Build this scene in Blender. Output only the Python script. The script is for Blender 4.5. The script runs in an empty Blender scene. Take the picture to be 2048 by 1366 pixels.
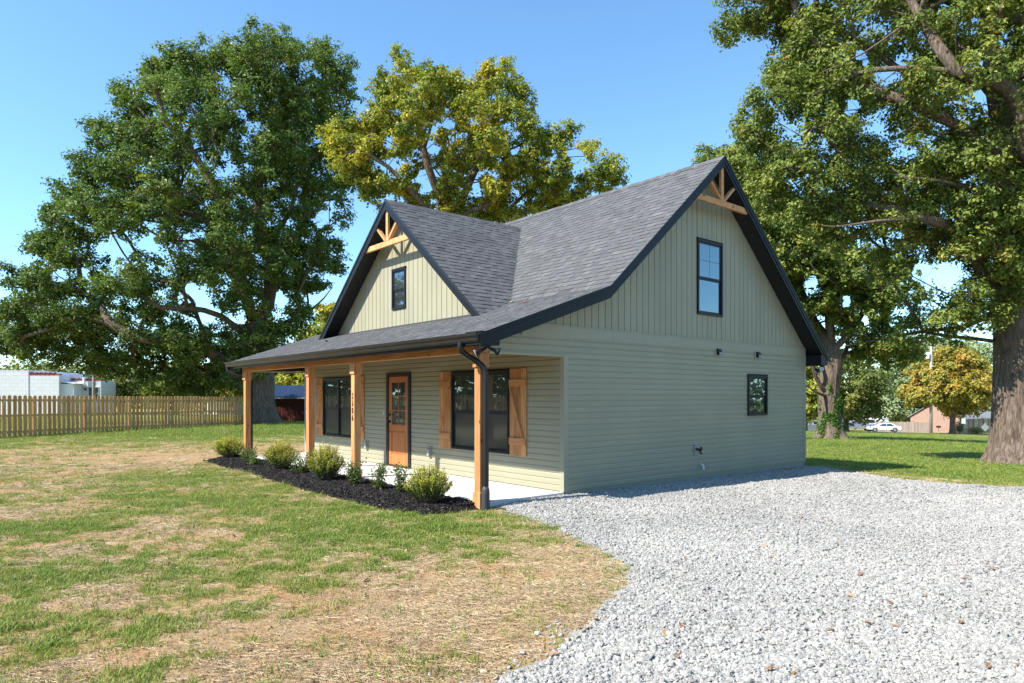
import bpy, bmesh, math, random
import numpy as np
from mathutils import Vector, Matrix
random.seed(7); RNG = np.random.default_rng(11)
R_ = math.radians
SC = bpy.context.scene
COL = SC.collection

# ------------------------------------------------------------------ camera, sky, sun, exposure
CAM = np.array([8.09, -7.93, 1.60]); YAW = 0.872; FPX = 1352.8; HOR = 792.9
FW = np.array([-math.sin(YAW), math.cos(YAW), 0.0]); RT = np.array([math.cos(YAW), math.sin(YAW), 0.0])
cd = bpy.data.cameras.new('camera'); cam = bpy.data.objects.new('camera', cd); COL.objects.link(cam)
cam.location = CAM; cam.rotation_euler = (R_(90), 0, YAW)
cd.sensor_width = 36; cd.lens = FPX*36/2048; cd.shift_y = (HOR-683)/2048; cd.clip_end = 3000
SC.camera = cam
SUN = Vector((-0.225, -1.0, 1.0)).normalized()            # towards the sun
W = bpy.data.worlds.new('World'); SC.world = W; W.use_nodes = True
wn = W.node_tree.nodes; bg = wn['Background']; sky = wn.new('ShaderNodeTexSky'); sky.sky_type = 'NISHITA'
sky.sun_disc = False; sky.sun_elevation = math.asin(SUN.z); sky.sun_rotation = math.atan2(SUN.x, SUN.y)
sky.altitude = 0; sky.air_density = 1.0; sky.dust_density = 0.0; sky.ozone_density = 6.0
tint = wn.new('ShaderNodeMix'); tint.data_type = 'RGBA'; tint.blend_type = 'MULTIPLY'; tint.inputs[0].default_value = 1; tint.inputs[7].default_value = (.90, 1.02, .97, 1)
W.node_tree.links.new(sky.outputs[0], tint.inputs[6]); W.node_tree.links.new(tint.outputs[2], bg.inputs[0]); bg.inputs[1].default_value = 0.15
sd = bpy.data.lights.new('sun', 'SUN'); sd.energy = 4.7; sd.angle = R_(0.5); sd.color = (1.0, 0.955, 0.88)
sun = bpy.data.objects.new('sun', sd); COL.objects.link(sun); sun.rotation_euler = (-SUN).to_track_quat('-Z', 'Y').to_euler(); sun.location = (-10, -30, 40)
SC.view_settings.view_transform = 'Standard'; SC.view_settings.look = 'None'
SC.view_settings.exposure = 1.05; SC.view_settings.gamma = 1.0
try:
    SC.cycles.max_bounces = 8; SC.cycles.transparent_max_bounces = 8
except Exception: pass

def at(u, v, d): return CAM + d*(FW + RT*(u-1024)/FPX + np.array([0, 0, 1.0])*(HOR-v)/FPX)   # a point seen at (u,v) at depth d

# ------------------------------------------------------------------ noise and ground height
def _h(ix, iy, s):
    n = (ix.astype(np.int64)*374761393 + iy.astype(np.int64)*668265263 + s*974711) & 0x7fffffff
    n = ((n ^ (n >> 13))*1274126177) & 0x7fffffff
    return ((n ^ (n >> 16)) & 0xffff)/65535.0
def vn(x, y, s=0):
    x = np.asarray(x, float); y = np.asarray(y, float)
    ix = np.floor(x); iy = np.floor(y); fx = x-ix; fy = y-iy; fx = fx*fx*(3-2*fx); fy = fy*fy*(3-2*fy)
    a = _h(ix, iy, s); b = _h(ix+1, iy, s); c = _h(ix, iy+1, s); d = _h(ix+1, iy+1, s)
    return a+(b-a)*fx+(c-a)*fy+(a-b-c+d)*fx*fy
def fbm(x, y, s=0, o=4):
    t = 0; a = .5; n = 0
    for i in range(o): t = t+a*vn(x*2**i, y*2**i, s+i*17); n += a; a *= .55
    return t/n
def sstep(a, b, x): t = np.clip((np.asarray(x, float)-a)/(b-a), 0, 1); return t*t*(3-2*t)
def gz(x, y):
    x = np.asarray(x, float); y = np.asarray(y, float)
    z = -0.1 - 0.039*(np.clip(y, 8, 125)-8) - 0.008*(np.clip(-x, 18, 60)-18)
    inside = sstep(-.6, .1, y)*sstep(9, 8.2, y)*sstep(.5, -.1, x)*sstep(-11.2, -10.5, x)
    near = sstep(45, 15, np.hypot(x-8, y+8))
    return z + near*(1-inside)*(0.05*(fbm(x*.6, y*.6, 3)-.5) + 0.03*(fbm(x*4, y*4, 9, 3)-.5))
GRAVEL = [(-.02,-1.45),(.55,-1.62),(1.12,-1.76),(1.8,-1.92),(2.47,-2.16),(3.2,-2.45),(3.72,-2.79),(4.1,-3.2),(4.32,-3.75),(4.62,-4.25),(4.85,-4.85),(4.97,-5.4),(5.2,-6.4),(5.6,-8),(6,-14),(26,-14),(26,8.6),(9,7.9),(4.66,7.25),(3.5,6.95),(2.69,6.9),(2.0,7.25),(1.37,7.7),(.9,8.15),(0,8.4),(-.03,8.25),(-.03,0.0)]
MULCH = [(-10.7,-1.6),(-11.35,-1.75),(-11.2,-2.3),(-10.7,-2.6),(-9.98,-2.74),(-8.2,-2.74),(-6.45,-2.78),(-4.8,-2.86),(-3.1,-2.92),(-1.3,-2.86),(-.5,-2.8),(-.05,-2.65),(.02,-2.3),(-.1,-1.79),(-.15,-1.6)]
def inpoly(px, py, poly):
    px = np.asarray(px, float); py = np.asarray(py, float); r = np.zeros(px.shape, bool); n = len(poly)
    for i in range(n):
        x1, y1 = poly[i]; x2, y2 = poly[(i+1) % n]
        if y1 == y2: continue
        c = ((y1 > py) != (y2 > py)) & (px < (x2-x1)*(py-y1)/(y2-y1)+x1); r ^= c
    return r
def edist(px, py, poly):
    px = np.asarray(px, float); py = np.asarray(py, float); best = np.full(px.shape, 1e9); n = len(poly)
    for i in range(n):
        x1, y1 = poly[i]; x2, y2 = poly[(i+1) % n]; dx, dy = x2-x1, y2-y1; L = dx*dx+dy*dy+1e-12
        t = np.clip(((px-x1)*dx+(py-y1)*dy)/L, 0, 1); best = np.minimum(best, np.hypot(px-x1-t*dx, py-y1-t*dy))
    return best
GREEN = [(-7,-4.5,1.6,.30),(-4.6,-5.6,.9,.22),(-3.5,-4.5,1.2,.22),(-2.3,-3.9,1.2,.25),(-2.1,-6.7,1.0,.16),(.6,-6.9,.8,.2),(.1,-4.1,1.0,.22),(1.5,-3.5,.9,.22),(1.75,-4.5,.8,.15),(2.3,-7.4,.6,.2),(-.3,-3.1,.9,.25),(1.0,-2.2,.6,.2),
  (-8.3,-6.0,2.2,-.22),(-1.2,-5.6,.9,-.2),(3.4,-3.5,.9,-.3),(3.9,-5.05,1.0,-.2),(3.7,-6.4,.9,-.22),(-11.9,-3.0,1.8,-.2),(-16.7,-4.1,2.5,-.12),(-13.3,1.6,2.0,-.3),(-4,-6.8,1,-.15)]
def green(x, y):
    x = np.asarray(x, float); y = np.asarray(y, float)
    g = .47 + .5*(fbm(x*.7, y*.7, 41, 5)-.5) + .85*(fbm(x*2.6, y*2.6, 77, 4)-.5) + 1.1*(fbm(x*7, y*7, 78, 3)-.5)
    for (a, b, r, w) in GREEN: g = g + w*.95*np.exp(-((x-a)**2+(y-b)**2)/(r*r))
    g = g + .22*sstep(-14, -24, x) + .45*sstep(7.2, 9.5, y) - .2*sstep(85, 97, y) + .35*sstep(-18, -26, x)*sstep(-5, 2, y)
    return np.clip(g, 0, 1)

# ------------------------------------------------------------------ materials
def mat(name):
    m = bpy.data.materials.new(name); m.use_nodes = True; nt = m.node_tree; b = nt.nodes['Principled BSDF']
    return m, nt, b, nt.nodes.new, nt.links.new
def ramp(nt, stops):
    r = nt.nodes.new('ShaderNodeValToRGB'); e = r.color_ramp.elements
    while len(e) < len(stops): e.new(.5)
    for i, (p, c) in enumerate(stops): e[i].position = p; e[i].color = (*c, 1)
    return r
def coords(nt, scale, kind='Object', rot=None):
    tc = nt.nodes.new('ShaderNodeTexCoord'); mp = nt.nodes.new('ShaderNodeMapping'); mp.inputs['Scale'].default_value = scale
    nt.links.new(tc.outputs[kind], mp.inputs['Vector']); return mp
def noise(nt, vec, s, d=4, rough=.55):
    n = nt.nodes.new('ShaderNodeTexNoise'); n.inputs['Scale'].default_value = s; n.inputs['Detail'].default_value = d; n.inputs['Roughness'].default_value = rough
    if vec is not None: nt.links.new(vec, n.inputs['Vector'])
    return n
def bump(nt, b, h, strength=.3, dist=.01):
    bp = nt.nodes.new('ShaderNodeBump'); bp.inputs['Strength'].default_value = strength; bp.inputs['Distance'].default_value = dist
    nt.links.new(h, bp.inputs['Height']); nt.links.new(bp.outputs[0], b.inputs['Normal']); return bp
def plain(name, col, rough=.5, spec=.4, var=.12, s=6.0, bmp=0, metal=0, bs=60):
    m, nt, b, N, L = mat(name); mp = coords(nt, (1, 1, 1)); n = noise(nt, mp.outputs[0], s, 5, .6)
    lo = [c*(1-var) for c in col]; hi = [min(1, c*(1+var)) for c in col]; r = ramp(nt, [(.3, lo), (.7, hi)])
    L(n.outputs[0], r.inputs[0]); L(r.outputs[0], b.inputs['Base Color']); b.inputs['Roughness'].default_value = rough
    b.inputs['Specular IOR Level'].default_value = spec; b.inputs['Metallic'].default_value = metal
    if bmp: n2 = noise(nt, mp.outputs[0], bs, 4, .6); bump(nt, b, n2.outputs[0], bmp, .005)
    return m
def siding_mat(name, col, scale):
    m, nt, b, N, L = mat(name); mp = coords(nt, scale); n = noise(nt, mp.outputs[0], 9, 5, .65); mp2 = coords(nt, (1, 1, 1)); n2 = noise(nt, mp2.outputs[0], .9, 4)
    oi = N('ShaderNodeObjectInfo'); mx = N('ShaderNodeMix'); mx.data_type = 'RGBA'; mx.blend_type = 'MULTIPLY'; mx.inputs[0].default_value = 1
    r = ramp(nt, [(.3, [c*.94 for c in col]), (.7, [c*1.05 for c in col])]); L(n2.outputs[0], r.inputs[0])
    r2 = ramp(nt, [(0, (.965,)*3), (1, (1.03, 1.03, 1.02))]); L(oi.outputs['Random'], r2.inputs[0])
    L(r.outputs[0], mx.inputs[6]); L(r2.outputs[0], mx.inputs[7]); L(mx.outputs[2], b.inputs['Base Color'])
    b.inputs['Roughness'].default_value = .5; b.inputs['Specular IOR Level'].default_value = .35; bump(nt, b, n.outputs[0], .22, .003); return m
SAGE = (.328, .309, .212)
M = {}
M['siding_y'] = siding_mat('sage_siding_side', SAGE, (14, .9, 14)); M['siding_x'] = siding_mat('sage_siding_front', SAGE, (.9, 14, 14))
M['siding_z'] = siding_mat('sage_board', SAGE, (14, 14, .9)); M['trim'] = plain('sage_trim', (.328, .316, .226), .5, .35, .04)
M['black'] = plain('black_metal', (.010, .0105, .012), .4, .25, .15, 3); M['soffit'] = plain('black_soffit', (.014, .014, .0155), .5, .4, .15, 3)
M['gutter'] = plain('black_gutter', (.017, .0165, .017), .34, .4, .15, 2)
M['winframe'] = plain('window_black', (.013, .0145, .018), .4, .3, .1, 4)
def cedar(name, scale, c1, c2, c3):
    m, nt, b, N, L = mat(name); tc = N('ShaderNodeTexCoord'); oi = N('ShaderNodeObjectInfo'); ad = N('ShaderNodeVectorMath'); ad.operation = 'ADD'
    ml = N('ShaderNodeMath'); ml.operation = 'MULTIPLY'; ml.inputs[1].default_value = 37; L(oi.outputs['Random'], ml.inputs[0]); L(tc.outputs['Object'], ad.inputs[0]); L(ml.outputs[0], ad.inputs[1])
    mp = N('ShaderNodeMapping'); mp.inputs['Scale'].default_value = scale; L(ad.outputs[0], mp.inputs[0])
    n = noise(nt, mp.outputs[0], 1.0, 8, .6); n.inputs['Distortion'].default_value = .8; r = ramp(nt, [(.3, c1), (.5, c2), (.72, c3)]); L(n.outputs[0], r.inputs[0])
    mp2 = N('ShaderNodeMapping'); mp2.inputs['Scale'].default_value = [max(2.2, s*.22) for s in scale]; L(ad.outputs[0], mp2.inputs[0])
    vo = N('ShaderNodeTexVoronoi'); vo.inputs['Scale'].default_value = 1.5; L(mp2.outputs[0], vo.inputs[0]); kr = ramp(nt, [(.05, (1, 1, 1)), (.13, (0, 0, 0))]); L(vo.outputs['Distance'], kr.inputs[0])
    mx = N('ShaderNodeMix'); mx.data_type = 'RGBA'; L(kr.outputs[0], mx.inputs[0]); L(r.outputs[0], mx.inputs[6]); mx.inputs[7].default_value = (.10, .035, .012, 1)
    hv = N('ShaderNodeMix'); hv.data_type = 'RGBA'; hv.blend_type = 'MULTIPLY'; hv.inputs[0].default_value = 1; rr = ramp(nt, [(0, (.78, .70, .66)), (1, (1.1, 1.12, 1.15))]); L(oi.outputs['Random'], rr.inputs[0])
    L(mx.outputs[2], hv.inputs[6]); L(rr.outputs[0], hv.inputs[7]); L(hv.outputs[2], b.inputs['Base Color']); b.inputs['Roughness'].default_value = .6; b.inputs['Specular IOR Level'].default_value = .25
    bump(nt, b, n.outputs[0], .35, .004); return m
C1, C2, C3 = (.34, .145, .055), (.54, .265, .105), (.66, .36, .16)
M['cedar_z'] = cedar('cedar_upright', (22, 22, 1.6), C1, C2, C3); M['cedar_x'] = cedar('cedar_along_x', (1.6, 22, 22), C1, C2, C3); M['cedar_y'] = cedar('cedar_along_y', (22, 1.6, 22), C1, C2, C3)
M['truss'] = cedar('truss_pine', (9, 9, 9), (.46, .22, .09), (.60, .31, .13), (.68, .38, .17))
M['door'] = cedar('door_wood', (30, 30, 1.6), (.36, .125, .040), (.45, .17, .055), (.52, .21, .07))
M['picket'] = cedar('picket_pine', (18, 18, 1.2), (.42, .225, .08), (.58, .33, .125), (.66, .41, .175))
M['fencepost'] = plain('pine_post', (.22, .14, .065), .8, .2, .15, 4); M['oldfence'] = cedar('weathered_wood', (9, 9, .6), (.24, .19, .16), (.33, .27, .23), (.40, .33, .28))
def glassmat(name, base, refl=.3, rough=.015):
    m, nt, b, N, L = mat(name); out = nt.nodes['Material Output']; g = N('ShaderNodeBsdfGlossy'); g.inputs['Roughness'].default_value = rough; g.inputs['Color'].default_value = (.66, .88, 1, 1)
    mp = coords(nt, (1, 1, 1)); n = noise(nt, mp.outputs[0], 2.2, 2); bp = N('ShaderNodeBump'); bp.inputs['Strength'].default_value = .05; bp.inputs['Distance'].default_value = .02; L(n.outputs[0], bp.inputs['Height']); L(bp.outputs[0], g.inputs['Normal'])
    lw = N('ShaderNodeFresnel'); lw.inputs['IOR'].default_value = 1.5; mr = N('ShaderNodeMapRange'); mr.inputs['To Min'].default_value = refl; mr.inputs['To Max'].default_value = 1; L(lw.outputs[0], mr.inputs[0])
    mx = N('ShaderNodeMixShader'); b.inputs['Base Color'].default_value = (*base, 1); b.inputs['Roughness'].default_value = .6; L(mr.outputs[0], mx.inputs[0]); L(b.outputs[0], mx.inputs[1]); L(g.outputs[0], mx.inputs[2]); L(mx.outputs[0], out.inputs[0]); return m
M['glass'] = glassmat('window_glass', (.010, .012, .014), .15); M['screen'] = glassmat('insect_screen', (.009, .009, .011), .05, .06); M['carglass'] = glassmat('car_glass', (.01, .012, .014), .12)
def roofmat():
    m, nt, b, N, L = mat('charcoal_shingle'); at_ = N('ShaderNodeAttribute'); at_.attribute_name = 'tone'; mp = coords(nt, (1, 1, 1)); n = noise(nt, mp.outputs[0], 160, 3, .7); n2 = noise(nt, mp.outputs[0], 1.1, 3)
    r = ramp(nt, [(0, (.060, .060, .061)), (.5, (.105, .105, .106)), (1, (.165, .165, .166))]); L(at_.outputs['Fac'], r.inputs[0]); mx = N('ShaderNodeMix'); mx.data_type = 'RGBA'; mx.blend_type = 'MULTIPLY'; mx.inputs[0].default_value = 1
    r2 = ramp(nt, [(.3, (.55,)*3), (.7, (1.4,)*3)]); L(n.outputs[0], r2.inputs[0]); L(r.outputs[0], mx.inputs[6]); L(r2.outputs[0], mx.inputs[7])
    mx2 = N('ShaderNodeMix'); mx2.data_type = 'RGBA'; mx2.blend_type = 'MULTIPLY'; mx2.inputs[0].default_value = 1; r3 = ramp(nt, [(.3, (.93,)*3), (.7, (1.07,)*3)]); L(n2.outputs[0], r3.inputs[0]); L(mx.outputs[2], mx2.inputs[6]); L(r3.outputs[0], mx2.inputs[7])
    L(mx2.outputs[2], b.inputs['Base Color']); b.inputs['Roughness'].default_value = .85; b.inputs['Specular IOR Level'].default_value = .25; bump(nt, b, n.outputs[0], .5, .004); return m
M['roof'] = roofmat(); M['deck'] = plain('roof_deck', (.045, .046, .05), .9, .2, .2, 40)
M['concrete'] = plain('porch_concrete', (.60, .57, .53), .8, .2, .06, 3, .2); M['found'] = plain('foundation_concrete', (.34, .34, .33), .9, .2, .15, 6, .4)
M['white'] = plain('white_plastic', (.72, .72, .70), .4); M['grey'] = plain('grey_plastic', (.30, .31, .31), .4); M['darkgrey'] = plain('dark_grey', (.06, .06, .065), .5); M['brass'] = plain('bronze_valve', (.08, .05, .035), .35, .5, .1, 5, 0, .6)
M['lens'] = plain('lamp_lens', (.62, .62, .60), .25); M['bluelens'] = plain('solar_panel', (.02, .05, .14), .1, .8)
M['digit'] = plain('digit_black', (.012, .012, .012), .4)
def barkmat(name, c1, c2, s=1.0):
    m, nt, b, N, L = mat(name); mp = coords(nt, (7*s, 7*s, 1.1*s)); n = noise(nt, mp.outputs[0], 2.2, 8, .68); n.inputs['Distortion'].default_value = .6; r = ramp(nt, [(.34, [c*.38 for c in c1]), (.5, c1), (.7, c2)]); L(n.outputs[0], r.inputs[0])
    L(r.outputs[0], b.inputs['Base Color']); b.inputs['Roughness'].default_value = .9; b.inputs['Specular IOR Level'].default_value = .15; bump(nt, b, n.outputs[0], 1.0, .06); return m
M['bark'] = barkmat('oak_bark', (.155, .115, .085), (.27, .22, .175)); M['barkgrey'] = barkmat('grey_oak_bark', (.19, .155, .125), (.33, .285, .24))
def leafmat(name, stops, trans=.28, rough=.5):
    m, nt, b, N, L = mat(name); out = nt.nodes['Material Output']; a = N('ShaderNodeAttribute'); a.attribute_name = 'tone'; r = ramp(nt, stops); L(a.outputs['Fac'], r.inputs[0]); L(r.outputs[0], b.inputs['Base Color']); b.inputs['Roughness'].default_value = rough; b.inputs['Specular IOR Level'].default_value = .3
    t = N('ShaderNodeBsdfTranslucent'); g = N('ShaderNodeMix'); g.data_type = 'RGBA'; g.blend_type = 'MULTIPLY'; g.inputs[0].default_value = 1; L(r.outputs[0], g.inputs[6]); g.inputs[7].default_value = (1.5, 1.55, .8, 1); L(g.outputs[2], t.inputs[0])
    mx = N('ShaderNodeMixShader'); mx.inputs[0].default_value = trans; L(b.outputs[0], mx.inputs[1]); L(t.outputs[0], mx.inputs[2]); L(mx.outputs[0], out.inputs[0]); return m
M['oakleaf'] = leafmat('oak_leaf_dark', [(0, (.050, .090, .020)), (.5, (.108, .170, .034)), (.9, (.21, .265, .058)), (1, (.30, .28, .065))])
M['oakleaf2'] = leafmat('oak_leaf_fresh', [(0, (.068, .105, .022)), (.5, (.175, .225, .042)), (.88, (.34, .355, .075)), (.96, (.34, .27, .065)), (1, (.34, .14, .04))])
M['yleaf'] = leafmat('oak_leaf_turning', [(0, (.075, .125, .02)), (.3, (.18, .24, .034)), (.6, (.40, .375, .05)), (.95, (.62, .50, .08)), (1, (.44, .20, .05))])
M['mapleleaf'] = leafmat('maple_leaf_orange', [(0, (.12, .15, .03)), (.4, (.30, .28, .05)), (.75, (.48, .33, .06)), (1, (.52, .21, .05))])
M['paleleaf'] = leafmat('willow_leaf_pale', [(0, (.17, .22, .11)), (.6, (.28, .34, .17)), (1, (.40, .44, .23))])
M['midleaf'] = leafmat('far_leaf_green', [(0, (.08, .115, .03)), (.6, (.18, .215, .05)), (1, (.34, .28, .07))])
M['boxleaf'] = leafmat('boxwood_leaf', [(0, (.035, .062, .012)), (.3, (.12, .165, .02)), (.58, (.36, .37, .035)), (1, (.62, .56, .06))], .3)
M['roseleaf'] = leafmat('shrub_leaf', [(0, (.20, .05, .02)), (.14, (.12, .07, .02)), (.2, (.05, .10, .018)), (.7, (.10, .17, .035)), (1, (.20, .27, .07))], .3)
M['ivy'] = leafmat('ivy_leaf', [(0, (.03, .07, .012)), (1, (.12, .24, .03))])

# ------------------------------------------------------------------ mesh helpers
class MB:
    def __init__(s): s.v = []; s.f = []
    def add(s, vs, fs): k = len(s.v); s.v += [tuple(map(float, p)) for p in vs]; s.f += [tuple(k+i for i in f) for f in fs]; return s
    def box(s, x0, x1, y0, y1, z0, z1):
        return s.add([(x0,y0,z0),(x1,y0,z0),(x1,y1,z0),(x0,y1,z0),(x0,y0,z1),(x1,y0,z1),(x1,y1,z1),(x0,y1,z1)], [(0,3,2,1),(4,5,6,7),(0,1,5,4),(1,2,6,5),(2,3,7,6),(3,0,4,7)])
    def prism(s, a, b):     # two matching outlines
        n = len(a); return s.add(list(a)+list(b), [tuple(range(n))[::-1], tuple(range(n, 2*n))]+[(i, (i+1) % n, n+(i+1) % n, n+i) for i in range(n)])
    def bar(s, p, q, w, h, up=(0, 0, 1)):
        p = Vector(p); q = Vector(q); d = (q-p).normalized(); a = d.cross(Vector(up))
        if a.length < 1e-4: a = d.cross(Vector((1, 0, 0)))
        a.normalize(); b = a.cross(d); c = [a*w/2+b*h/2, -a*w/2+b*h/2, -a*w/2-b*h/2, a*w/2-b*h/2]
        return s.prism([p+k for k in c], [q+k for k in c])
    def lathe(s, p, q, rs, n=12):   # rs: [(t, radius)] along p->q
        p = Vector(p); q = Vector(q); d = (q-p); L = d.length; d.normalize(); a = d.orthogonal().normalized(); b = d.cross(a); vs = []; fs = []
        for t, r in rs:
            for i in range(n): w = 2*math.pi*i/n; vs.append(p+d*(t*L)+(a*math.cos(w)+b*math.sin(w))*r)
        for j in range(len(rs)-1):
            for i in range(n): fs.append((j*n+i, j*n+(i+1) % n, (j+1)*n+(i+1) % n, (j+1)*n+i))
        fs += [tuple(range(n))[::-1], tuple(range((len(rs)-1)*n, len(rs)*n))]; return s.add(vs, fs)
    def tube(s, pts, rad, n=8, sect=None):   # sweep; rad float or list
        pts = [Vector(p) for p in pts]; rr = rad if hasattr(rad, '__len__') else [rad]*len(pts); vs = []; fs = []; a = None
        for i, p in enumerate(pts):
            d = (pts[min(i+1, len(pts)-1)]-pts[max(i-1, 0)]).normalized()
            a = (d.orthogonal() if a is None else a-d*a.dot(d)).normalized(); b = d.cross(a)
            if i == 0 and sect: a = (Vector(sect[2])-d*d.dot(Vector(sect[2]))).normalized(); b = d.cross(a)
            for k in range(n):
                w = 2*math.pi*(k+.5)/n
                if sect: c, q = (math.copysign(1, math.cos(w)) if n == 4 else math.cos(w)), (math.copysign(1, math.sin(w)) if n == 4 else math.sin(w)); vs.append(p+(a*c*sect[0]+b*q*sect[1])*rr[i])
                else: vs.append(p+(a*math.cos(w)+b*math.sin(w))*rr[i])
        for j in range(len(pts)-1):
            for k in range(n): fs.append((j*n+k, j*n+(k+1) % n, (j+1)*n+(k+1) % n, (j+1)*n+k))
        fs += [tuple(range(n))[::-1], tuple(range((len(pts)-1)*n, len(pts)*n))]; return s.add(vs, fs)
    def mesh(s, name, m, smooth=False, recalc=True):
        me = bpy.data.meshes.new(name); me.from_pydata(s.v, [], s.f)
        if recalc:
            bm = bmesh.new(); bm.from_mesh(me); bmesh.ops.recalc_face_normals(bm, faces=bm.faces); bm.to_mesh(me); bm.free()
        if m: me.materials.append(m)
        if smooth: me.polygons.foreach_set('use_smooth', [True]*len(me.polygons))
        return me
def put(name, me, parent=None, loc=(0, 0, 0), rot=(0, 0, 0), scale=None):
    o = bpy.data.objects.new(name, me); COL.objects.link(o); o.location = loc; o.rotation_euler = rot
    if scale is not None: o.scale = scale
    if parent is not None: o.parent = parent
    return o
def part(name, mb, m, parent, smooth=False, bevel=0, label=None, kind=None):
    o = put(name, mb.mesh(name, m, smooth), parent)
    if bevel:
        b = o.modifiers.new('bevel', 'BEVEL'); b.width = bevel; b.segments = 2; b.limit_method = 'ANGLE'
    if label: o['label'] = label
    if kind: o['kind'] = kind
    return o
def tag(o, label, cat, group=None): o['label'] = label; o['category'] = cat; o.update_tag(); (group and o.__setitem__('group', group)); return o
def thing(name, label, cat, loc=(0, 0, 0), rotz=0, group=None): return tag(put(name, None, None, loc, (0, 0, rotz)), label, cat, group)
def B(*a): return MB().box(*a)
def arrmesh(name, v, f, m, tone=None, smooth=False):     # fast mesh from numpy arrays (all faces same size)
    v = np.ascontiguousarray(v, np.float32); f = np.ascontiguousarray(f, np.int32); k = f.shape[1]; me = bpy.data.meshes.new(name)
    me.vertices.add(len(v)); me.vertices.foreach_set('co', v.ravel()); me.loops.add(f.size); me.loops.foreach_set('vertex_index', f.ravel())
    me.polygons.add(len(f)); me.polygons.foreach_set('loop_start', np.arange(0, f.size, k, dtype=np.int32)); me.polygons.foreach_set('loop_total', np.full(len(f), k, np.int32))
    me.polygons.foreach_set('use_smooth', np.full(len(f), bool(smooth)))
    if m: me.materials.append(m)
    me.update(calc_edges=True)
    if tone is not None: a = me.attributes.new('tone', 'FLOAT', 'FACE'); a.data.foreach_set('value', np.ascontiguousarray(tone, np.float32))
    return me

# ------------------------------------------------------------------ scattered instances (gravel, grass, straw, chips)
def scatter(name, pts, rot, scl, idx, tone, protos, kind_label):
    me = bpy.data.meshes.new(name); n = len(pts); me.vertices.add(n); me.vertices.foreach_set('co', np.ascontiguousarray(pts, np.float32).ravel())
    for nm, ty, key, val in (('rot', 'FLOAT_VECTOR', 'vector', rot), ('scl', 'FLOAT', 'value', scl), ('pick', 'INT', 'value', idx), ('tone', 'FLOAT', 'value', tone)):
        a = me.attributes.new(nm, ty, 'POINT'); a.data.foreach_set(key, np.ascontiguousarray(val, np.int32 if ty == 'INT' else np.float32).ravel())
    o = put(name, me); o['kind'] = 'stuff'; o['label'] = kind_label[0]; o['category'] = kind_label[1]
    g = bpy.data.node_groups.new(name, 'GeometryNodeTree'); g.interface.new_socket('Geometry', in_out='INPUT', socket_type='NodeSocketGeometry'); g.interface.new_socket('Geometry', in_out='OUTPUT', socket_type='NodeSocketGeometry')
    N = g.nodes.new; L = g.links.new; gi = N('NodeGroupInput'); go = N('NodeGroupOutput'); mp = N('GeometryNodeMeshToPoints'); L(gi.outputs[0], mp.inputs[0]); ip = N('GeometryNodeInstanceOnPoints'); L(mp.outputs[0], ip.inputs['Points'])
    g2 = N('GeometryNodeGeometryToInstance')
    for p in reversed(protos):
        oi = N('GeometryNodeObjectInfo'); oi.inputs['Object'].default_value = p; oi.inputs['As Instance'].default_value = True; L(oi.outputs['Geometry'], g2.inputs[0])
    L(g2.outputs[0], ip.inputs['Instance']); ip.inputs['Pick Instance'].default_value = True
    def na(nm, ty): q = N('GeometryNodeInputNamedAttribute'); q.data_type = ty; q.inputs[0].default_value = nm; return q.outputs[0]
    L(na('pick', 'INT'), ip.inputs['Instance Index']); e2 = N('FunctionNodeEulerToRotation'); L(na('rot', 'FLOAT_VECTOR'), e2.inputs[0]); L(e2.outputs[0], ip.inputs['Rotation']); L(na('scl', 'FLOAT'), ip.inputs['Scale'])
    L(ip.outputs[0], go.inputs[0]); md = o.modifiers.new('scatter', 'NODES'); md.node_group = g; return o
def proto(name, me): return bpy.data.objects.new(name, me)      # not linked to the scene
def instmat(name, stops, rough=.8, trans=0, obj_noise=None, spec=.25):
    m, nt, b, N, L = mat(name); a = N('ShaderNodeAttribute'); a.attribute_type = 'INSTANCER'; a.attribute_name = 'tone'; r = ramp(nt, stops); L(a.outputs['Fac'], r.inputs[0]); src = r.outputs[0]
    if obj_noise:
        mp = coords(nt, (1, 1, 1)); n = noise(nt, mp.outputs[0], obj_noise, 4, .65); mx = N('ShaderNodeMix'); mx.data_type = 'RGBA'; mx.blend_type = 'MULTIPLY'; mx.inputs[0].default_value = 1; r2 = ramp(nt, [(.3, (.78,)*3), (.7, (1.15,)*3)]); L(n.outputs[0], r2.inputs[0]); L(src, mx.inputs[6]); L(r2.outputs[0], mx.inputs[7]); src = mx.outputs[2]
    L(src, b.inputs['Base Color']); b.inputs['Roughness'].default_value = rough; b.inputs['Specular IOR Level'].default_value = spec
    if trans:
        out = nt.nodes['Material Output']; t = N('ShaderNodeBsdfTranslucent'); L(src, t.inputs[0]); mx = N('ShaderNodeMixShader'); mx.inputs[0].default_value = trans; L(b.outputs[0], mx.inputs[1]); L(t.outputs[0], mx.inputs[2]); L(mx.outputs[0], out.inputs[0])
    return m

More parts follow.
